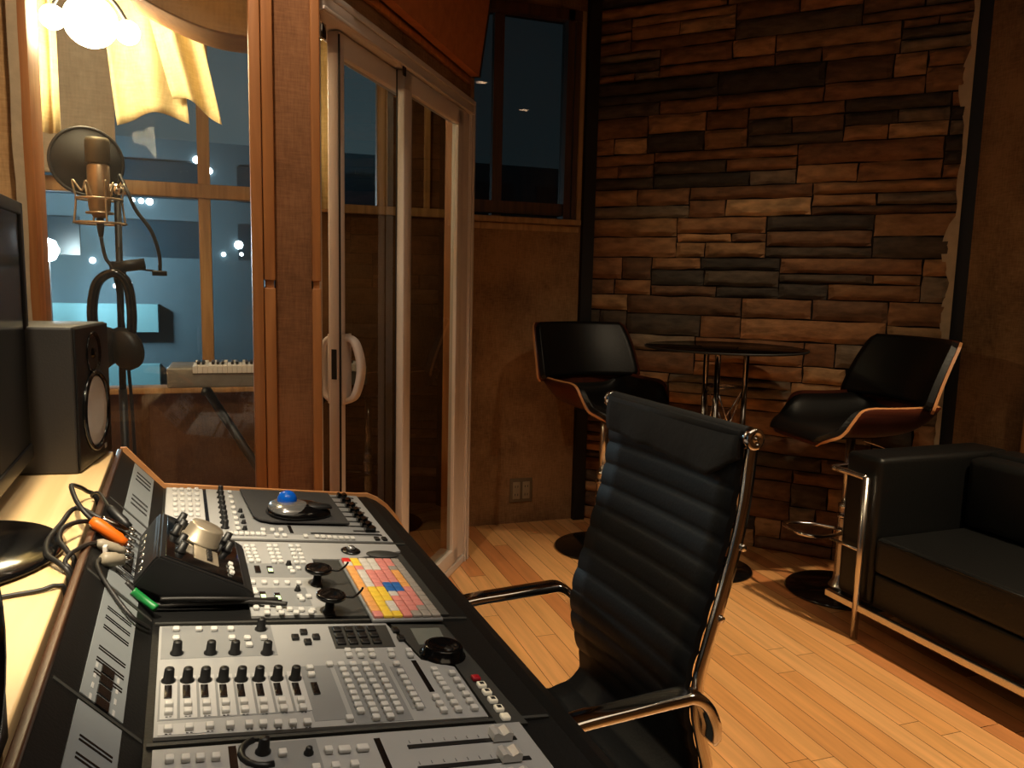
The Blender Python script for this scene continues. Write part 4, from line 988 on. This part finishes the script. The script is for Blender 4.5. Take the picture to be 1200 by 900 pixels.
# ------------------------------------------------------------------ bar table
tb = thing('bar_table', 'tall round bar table with a dark glass top on chrome posts before the stone wall', 'table', (1.985, 2.905, 0))
MB([M['table_glass']]).lathe([(.338, .992), (.342, .995), (.342, 1.0), (.338, 1.003)], n=56).obj('glass_top', tb)
b = MB(M['black_trim']); b.tube([(.341*math.cos(2*PI*i/48), .341*math.sin(2*PI*i/48), .9975) for i in range(48)], .0045, 8, smooth=False, closed=True); b.obj('top_rim', tb)
MB(M['black_base']).lathe([(.17, 0), (.175, .006), (.168, .014), (0, .02)], n=44).obj('base_plate', tb)
tri = [Vector((.095*math.cos(a), .095*math.sin(a), 0)) for a in (math.radians(q) for q in (-20, 160-50, 160+40+20))]
for p in tri:
    b = MB(M['dark_chrome']); b.cyl(p+Vector((0, 0, .012)), p+Vector((0, 0, .992)), .0125, n=14); b.obj('post', tb)
b = MB(M['dark_chrome'])
for z_ in (.20, .50, .83): 
    for i in range(3): b.cyl(tri[i]+Vector((0, 0, z_)), tri[(i+1) % 3]+Vector((0, 0, z_)), .005, n=8)
b.obj('cross_ring', tb)
for i in range(3):
    p, q = tri[i], tri[(i+1) % 3]
    for z0, z1 in ((.20, .50), (.50, .83)):
        b = MB(M['chrome']); b.cyl(p+Vector((0, 0, z0)), q+Vector((0, 0, z1)), .0035, n=8).cyl(q+Vector((0, 0, z0)), p+Vector((0, 0, z1)), .0035, n=8); b.obj('cross_brace', tb)
MB(M['chrome']).lathe([(.11, .985), (.115, .987), (.115, .991), (.11, .992)], n=32).obj('top_flange', tb)

# ------------------------------------------------------------------ sofa
sf = thing('leather_sofa', 'black leather sofa with chrome tube frame along the right wall', 'sofa', (2.089, 2.155, 0), math.radians(1.8))
L = M['sofa_leather']
def pad(name, a, b_, bev=.02): return MB(L).box(a, b_, bev, seg=4).obj(name, sf)
pad('arm', (.025, -.035, .135), (.66, .125, .672), .022); pad('arm', (.025, -1.86, .135), (.66, -1.70, .672), .022)
pad('backrest', (.53, -1.695, .135), (.665, -.04, .672), .022)
pad('seat_base', (.03, -1.695, .135), (.53, -.04, .258), .012)
for y0, y1 in ((-1.693, -.869), (-.865, -.041)):
    c_ = pad('seat_cushion', (.022, y0, .262), (.53, y1, .392), .02)
    pts = [(.03, y0+.02, .386), (.03, y1-.02, .386)]
    MB(L).tube([(.024, y0+.02, .384), (.024, y1-.02, .384)], .004, 8, smooth=False).obj('piping', c_)
for y0, y1 in ((-1.69, -.87), (-.866, -.045)): pad('back_cushion', (.43, y0, .40), (.55, y1, .66), .03)
CH = M['brass_chrome']
for y_, sg in ((0.0, 1), (-1.86, -1)):
    o_ = .0 if sg > 0 else 0
    b = MB(CH); b.cyl((0, y_, 0), (0, y_, .60), .013, n=14); b.obj('leg', sf)
    ye = y_+sg*.165
    b = MB(CH); b.tube([(0, y_, .597), (0, y_+sg*.08, .60), (.0, ye-sg*.03, .60), (.03, ye, .60), (.3, ye, .60), (.66, ye, .60)], .011, 12); b.obj('side_rail', sf)
    b = MB(CH); b.cyl((.64, ye, 0), (.64, ye, .60), .012, n=14); b.obj('leg', sf)
    MB(CH).cyl((.0, y_, .33), (.0, y_+sg*.15, .33), .006, n=10).obj('frame_bar', sf)
b = MB(CH); b.box((-.006, -1.86, .108), (.012, .15, .134), .003); b.obj('front_rail', sf)
for y_ in (-1.2, -.08): MB(CH).box((.012, y_, .10), (.65, y_+.03, .130), .003).obj('under_frame', sf)
MB(CH).cyl((.30, -.62, 0), (.30, -.62, .135), .012).obj('leg', sf)

# ------------------------------------------------------------------ small things in the room
ot = thing('wall_outlet', 'pale square double socket plate low on the far wall', 'socket', (1.38, YB, .177))
MB(M['outlet']).box((-.062, -.008, -.064), (.062, 0, .064), .003).obj('plate', ot)
for dx in (-.027, .027):
    f_ = MB(M['outlet_lite']).box((dx-.02, -.012, -.046), (dx+.02, -.007, .046), .003).obj('socket_face', ot)
    g = MB(M['black_trim'])
    for dz in (-.022, .022):
        for ex in (-.007, .007): g.box((dx+ex-.0015, -.0128, dz-.006), (dx+ex+.0015, -.0115, dz+.006))
    g.obj('slots', f_)

# ------------------------------------------------------------------ vocal booth
YM = 2.66
mst = thing('microphone_stand', 'black microphone stand with a boom clamp seen through the booth window', 'microphone stand', (-.345, YM, 0))
b = MB(M['black_plastic']); b.cyl((0, 0, .03), (0, 0, .90), .012, n=14).cyl((0, 0, .88), (.006, 0, 1.49), .010, n=14); b.obj('pole', mst)
for k in range(3):
    q = k*2*PI/3+.5; b = MB(M['black_plastic']); b.tube([(0, 0, .22), (.15*math.cos(q), .15*math.sin(q), .10), (.27*math.cos(q), .27*math.sin(q), .012)], .009, 8); b.obj('leg', mst)
b = MB(M['black_plastic']); b.cyl((-.02, -.01, 1.27), (.075, -.01, 1.285), .017, n=14).lathe([(.022, -.02), (.022, .02)], (.0, 0, 1.27), n=14); b.obj('clamp', mst)
b = MB(M['chrome']); b.lathe([(.014, 0), (.018, .012), (.012, .03), (0, .032)], (.004, 0, 1.487), n=14); b.obj('top_joint', mst)
mic = thing('condenser_microphone', 'champagne coloured studio microphone in a spring cradle', 'microphone', (-.385, YM-.02, 1.46))
b = MB(M['mic']); b.lathe([(.012, -.045), (.02, -.04), (.029, -.02), (.031, 0), (.031, .105), (.026, .112)], n=24, sx=1, sy=.9); b.obj('body', mic)
b = MB(M['mic_grille']); b.lathe([(.031, .112), (.034, .116), (.034, .175), (.030, .186), (0, .188)], n=24, sy=.85); b.obj('grille', mic)
b = MB(M['black_plastic']); b.lathe([(.010, -.045), (.010, -.075), (.006, -.10), (0, -.10)], n=12); b.obj('cable_plug', mic)
cr = thing('shock_mount', 'silver wire spring cradle holding the studio microphone', 'microphone mount', (-.385, YM-.02, 1.43))
def ring(z_, r_, rr): return [(r_*math.cos(2*PI*i/20), r_*math.sin(2*PI*i/20), z_) for i in range(20)]
b = MB(M['mount']); b.tube(ring(.04, .062, 1), .0035, 8, smooth=False, closed=True).tube(ring(-.03, .07, 1), .0035, 8, smooth=False, closed=True).tube(ring(.0, .036, 1), .003, 8, smooth=False, closed=True); b.obj('ring', cr)
for k in range(4):
    q = k*PI/2+.4; c, s_ = math.cos(q), math.sin(q)
    b = MB(M['mount']); b.tube([(.07*c, .07*s_, -.03), (.066*c, .066*s_, .0), (.062*c, .062*s_, .04)], .003, 8).tube([(.062*c, .062*s_, .04), (.07*c, .07*s_, .09), (.052*math.cos(q+.3), .052*math.sin(q+.3), .06), (.05*math.cos(q+.6), .05*math.sin(q+.6), .088), (.034*math.cos(q+.8), .034*math.sin(q+.8), .04)], .0028, 6); b.obj('spring_arm', cr)
b = MB(M['black_plastic']); b.cyl((.02, 0, .045), (.045, .02, .055), .009, n=10); b.obj('swivel', cr)
pf = thing('pop_filter', 'round black mesh pop filter on a thin gooseneck behind the microphone', 'pop filter', (-.425, YM+.05, 1.585))
b = MB(M['mesh_black']); b.lathe([(.098, -.002), (.098, .002)], ax=(.25, -1, 0), n=40); b.obj('mesh_screen', pf)
q_ = Vector((0, 0, 1)).rotation_difference(Vector((.25, -1, 0)).normalized()).to_matrix()
b = MB(M['black_plastic']); b.tube([q_ @ Vector((.099*math.cos(2*PI*i/40), .099*math.sin(2*PI*i/40), 0)) for i in range(40)], .005, 8, smooth=False, closed=True); b.obj('hoop', pf)
b = MB(M['black_plastic']); b.tube([(.09, -.02, -.035), (.115, -.05, -.09), (.135, -.05, -.14), (.175, -.05, -.20), (.195, -.05, -.27), (.196, -.05, -.325)], .0055, 8); b.obj('gooseneck', pf)
b = MB(M['black_plastic']); b.box((.175, -.07, -.335), (.215, -.03, -.32), .003).cyl((.13, -.05, -.315), (.19, -.05, -.322), .003, n=8); b.obj('clamp', pf)
cable_ = MB(M['rubber']); cable_.tube([(-.385, YM-.02, 1.36), (-.375, YM-.02, 1.30), (-.35, YM-.025, 1.24), (-.325, YM-.03, 1.0), (-.315, YM-.03, .7), (-.32, YM-.03, .3), (-.30, YM-.05, .02)], .005, 8)
o = cable_.obj('microphone_cable'); tag(o, 'dark cable hanging from the studio microphone down its stand', 'cable')
hp = thing('headphones', 'black headphones hanging on the microphone stand', 'headphones', (-.352, YM-.03, 1.14))
b = MB(M['black_gloss']); b.tube([(-.055, -.01, -.09), (-.062, -.01, 0), (-.045, -.01, .085), (0, -.01, .115), (.035, -.01, .085), (.045, -.01, 0), (.04, -.01, -.09)], .012, 10, flat=((0, 1, 0), .03, .013)); b.obj('headband', hp)
for dx, ax in ((-.040, 1), (.026, -1)):
    b = MB(M['black_plastic']); b.lathe([(.036, -.022), (.052, -.012), (.055, .008), (.042, .026), (0, .030)], (dx, -.02, -.11), (ax*.5, -.8, 0), 20, sy=1.25); b.obj('ear_cup', hp)
# digital keyboard on an x-stand
kbz = thing('stage_keyboard', 'grey electric piano standing in the vocal booth', 'keyboard', (.11, 3.25, .835))
b = MB(M['piano_grey']); b.box((-.37, -.10, 0), (.37, .14, .075), .006); b.obj('case', kbz)
b = MB(M['key_white'])
for i in range(36): b.box((-.28+i*.0175, -.105, .055), (-.28+i*.0175+.0165, .02, .083), .001, seg=1)
o = b.obj('white_keys', kbz); 
b = MB(M['black_plastic'])
for i in range(35):
    if i % 7 not in (2, 6): b.box((-.28+i*.0175+.0125, -.055, .083), (-.28+i*.0175+.0225, .02, .094), .001, seg=1)
b.obj('black_keys', kbz)
b = MB(M['key_white'])
for i in range(6): b.lathe([(.008, .075), (.007, .088), (0, .088)], (-.27+i*.035, .07, 0), n=10)
b.obj('knobs', kbz)
xs = thing('keyboard_stand', 'black folding cross stand under the electric piano', 'keyboard stand', (.11, 3.27, 0))
for sg in (-1, 1):
    b = MB(M['black_plastic']); b.cyl((-.24*sg, -.02*sg, .82), (.22*sg, -.02*sg, .02), .017, n=12); b.cyl((-.24*sg, -.16, .822), (-.24*sg, .16, .822), .012, n=10); b.cyl((.22*sg, -.17, .015), (.22*sg, .17, .015), .013, n=10); b.obj('cross_leg', xs)
b = MB(M['chrome']); b.lathe([(.02, -.05), (.02, .05)], (-.01, 0, .42), (0, 1, 0), 14); b.obj('pivot', xs)
# cloth, lamp and dropped cloud at the top of the booth
def drape(name, label, x0, x1, y_, z0, z1, sk, seed):
    def f(a, b_):
        z_ = z1+(z0-z1)*a; x_ = x0+(x1-x0)*b_+sk*(a-.5)
        yy = y_+.03*math.sin(b_*9+seed)+.06*a*a
        return Vector((x_, yy, z_+.05*math.sin(b_*2.6+seed)*a)), Vector((0, -1, 0))
    b = MB(M['cream_cloth']); b.sheet(f, 14, 18, .006); o = b.obj(name); tag(o, label, 'cloth', 'cream cloths hung in the booth'); return o
drape('hanging_cloth', 'cream cloth hanging nearest the bright lamp in the booth', -.40, -.17, 3.02, 1.76, 2.2, .03, 0)
drape('hanging_cloth', 'cream cloth hanging right of its twin below the brown cloud', -.255, -.095, 2.96, 1.81, 2.25, .10, 1.3)
b = MB(M['blind']); b.box((-.80, YB-.10, 1.665), (-.47, YB-.09, 2.55)); b.lathe([(.025, -.17), (.025, .17)], (-.635, YB-.09, 2.56), (1, 0, 0), 14); b.box((-.80, YB-.105, 1.655), (-.47, YB-.085, 1.675), .003); o = b.obj('haze_blind'); tag(o, 'grey roller blind put in for the haze on the booth window behind the bright lamp', 'blind')  # blind added to give the warm grey haze behind the lamp
b = MB(M['cream_cloth'])  # cloth strip added in place of a bright reflected streak
def streak_cloth(a, b_): return Vector((-.61+.07*b_, 2.97+.012*math.sin(b_*14), 1.70+.95*a)), Vector((0, -1, 0))
b.sheet(streak_cloth, 6, 16, .006); o = b.obj('curtain'); tag(o, 'narrow pale curtain standing in for a reflected bright streak at the left edge of the booth window', 'curtain')
b = MB(M['cream_cloth'])
def curt2(a, b_): return Vector((.30+.12*b_, 3.60+.01*math.sin(b_*16), 1.56+.76*a)), Vector((0, -1, 0))
b.sheet(curt2, 6, 16, .006); b.cyl((.30, 3.6, 2.33), (.42, 3.6, 2.33), .006, n=8); o = b.obj('curtain'); tag(o, 'pale narrow curtain seen through the open gap of the sliding door', 'curtain')
lp = thing('booth_lamp', 'dazzling warm globe lamp high in the vocal booth', 'lamp', (-.405, 2.75, 2.0))
b = MB(M['lamp_warm']); b.lathe([(.075*math.sin(PI*k/12), -.075*math.cos(PI*k/12)) for k in range(13)], n=24); b.obj('globe', lp)
b = MB(M['black_plastic']); b.cyl((0, 0, .07), (0, 0, .12), .02, n=12).cyl((0, 0, .11), (0, 0, .748), .004, n=8); b.obj('cord', lp)
for dx, dz in ((-.10, .0), (.10, -.02)):  # side bulbs and arms added to widen the lamp's glare
    b = MB(M['lamp_warm']); b.lathe([(.035*math.sin(PI*k/12), -.035*math.cos(PI*k/12)) for k in range(13)], (dx, 0, dz), n=16); b.obj('glare_bulb', lp)
    b = MB(M['black_plastic']); b.tube([(0, 0, .10), (dx*.6, 0, dz+.09), (dx, 0, dz+.03)], .006, 8); b.obj('glare_bulb_arm', lp)
def cloudf(a, b_):
    x_ = -.27+.42*b_; y_ = 2.36+.30*a
    return Vector((x_, y_, 1.99-.085*math.sin(PI*.5*min(1, b_*1.5))+.03*a)), Vector((0, 0, -1))
b = MB(M['brown_cloth']); b.sheet(cloudf, 8, 20, .16); o = b.obj('acoustic_cloud'); tag(o, 'brown cloth cloud curving across the top of the booth window', 'acoustic panel')
for x_ in (-.2, .1):
    g = MB(M['black_plastic']); g.cyl((x_, 2.5, 2.10), (x_, 2.5, CEIL), .004, n=8); g.obj('hanger', o)

# ------------------------------------------------------------------ lights
def spot(name, loc, tgt, e, col, ang, blend=.6, r=.04):
    l = bpy.data.lights.new(name, 'SPOT'); l.energy = e; l.color = col; l.spot_size = math.radians(ang); l.spot_blend = blend; l.shadow_soft_size = r
    o = bpy.data.objects.new(name, l); COL.objects.link(o); o.location = loc
    o.rotation_euler = (Vector(tgt)-Vector(loc)).to_track_quat('-Z', 'Y').to_euler(); return o
def point(name, loc, e, col, r=.05):
    l = bpy.data.lights.new(name, 'POINT'); l.energy = e; l.color = col; l.shadow_soft_size = r
    o = bpy.data.objects.new(name, l); COL.objects.link(o); o.location = loc; return o
WARM = (1, .79, .52)
DL = None
def downlight(loc, label):
    global DL
    if DL is None:
        DL = thing('ceiling_downlight', label, 'ceiling light', loc, group='recessed ceiling downlights')
        MB(M['door_white']).lathe([(.055, -.004), (.055, 0), (.04, 0), (.04, -.004)], n=28).obj('trim_ring', DL)
        MB(M['down_lens']).lathe([(.038, -.003), (.038, 0)], n=24).obj('lens', DL)
    else: dup(DL, loc, None, label)
downlight((2.36, 1.0, CEIL-.001), 'small round ceiling downlight above the bare floor before the sofa')
downlight((-.36, .62, CEIL-.001), 'small round ceiling downlight above the wooden desk')
downlight((.25, .75, CEIL-.001), 'small round ceiling downlight above the mixing console')
downlight((1.75, 1.75, CEIL-.001), 'small round ceiling downlight above the floor before the bar stools')
downlight((-.15, 1.62, CEIL-.001), 'small round ceiling downlight close to the booth window')
spot('key_floor', (2.36, 1.0, 2.72), (1.72, 1.62, 0), 270, (1, .79, .50), 72, .8)
spot('key_desk', (-.36, .62, 2.72), (-.36, 1.32, .85), 330, (1, .84, .58), 36, .8)
spot('key_console', (.25, .75, 2.72), (.10, 1.1, .75), 54, (1, .90, .78), 52, .7)
spot('key_stools', (1.75, 1.75, 2.72), (2.05, 3.2, .75), 34, WARM, 56, 1.0)
spot('key_window', (-.15, 1.62, 2.72), (.05, 2.25, 1.3), 50, (1, .82, .60), 76, .8)
point('booth_bulb', (-.405, 2.62, 1.97), 12, (1, .76, .42), .06)
point('gap_fill', (.30, 3.2, 2.0), 2.2, (1, .76, .42), .04)  # added fill without a fixture, brightens what shows through the door gap
point('flood', (-2.2, 10.6, 1.50), 250, (.68, .88, 1), .1)
a_ = bpy.data.lights.new('room_bounce', 'AREA'); a_.energy = 9; a_.color = WARM; a_.size = 1.6
o = bpy.data.objects.new('room_bounce', a_); COL.objects.link(o); o.location = (.9, .3, 2.70)

# ------------------------------------------------------------------ night sky
wd = bpy.data.worlds.new('night'); S.world = wd; wd.use_nodes = True; nt = wd.node_tree
bg = nt.nodes['Background']; tc = nt.nodes.new('ShaderNodeTexCoord'); sx = nt.nodes.new('ShaderNodeSeparateXYZ'); rp_ = nt.nodes.new('ShaderNodeValToRGB')
nt.links.new(tc.outputs['Generated'], sx.inputs[0]); nt.links.new(sx.outputs['Z'], rp_.inputs['Fac'])
rp_.color_ramp.elements[0].color = (.06, .10, .115, 1); rp_.color_ramp.elements[1].color = (.035, .043, .048, 1); rp_.color_ramp.elements[1].position = .5
nt.links.new(rp_.outputs['Color'], bg.inputs['Color']); bg.inputs['Strength'].default_value = 1.0
S.view_settings.view_transform = 'Standard'
S.view_settings.exposure = 0
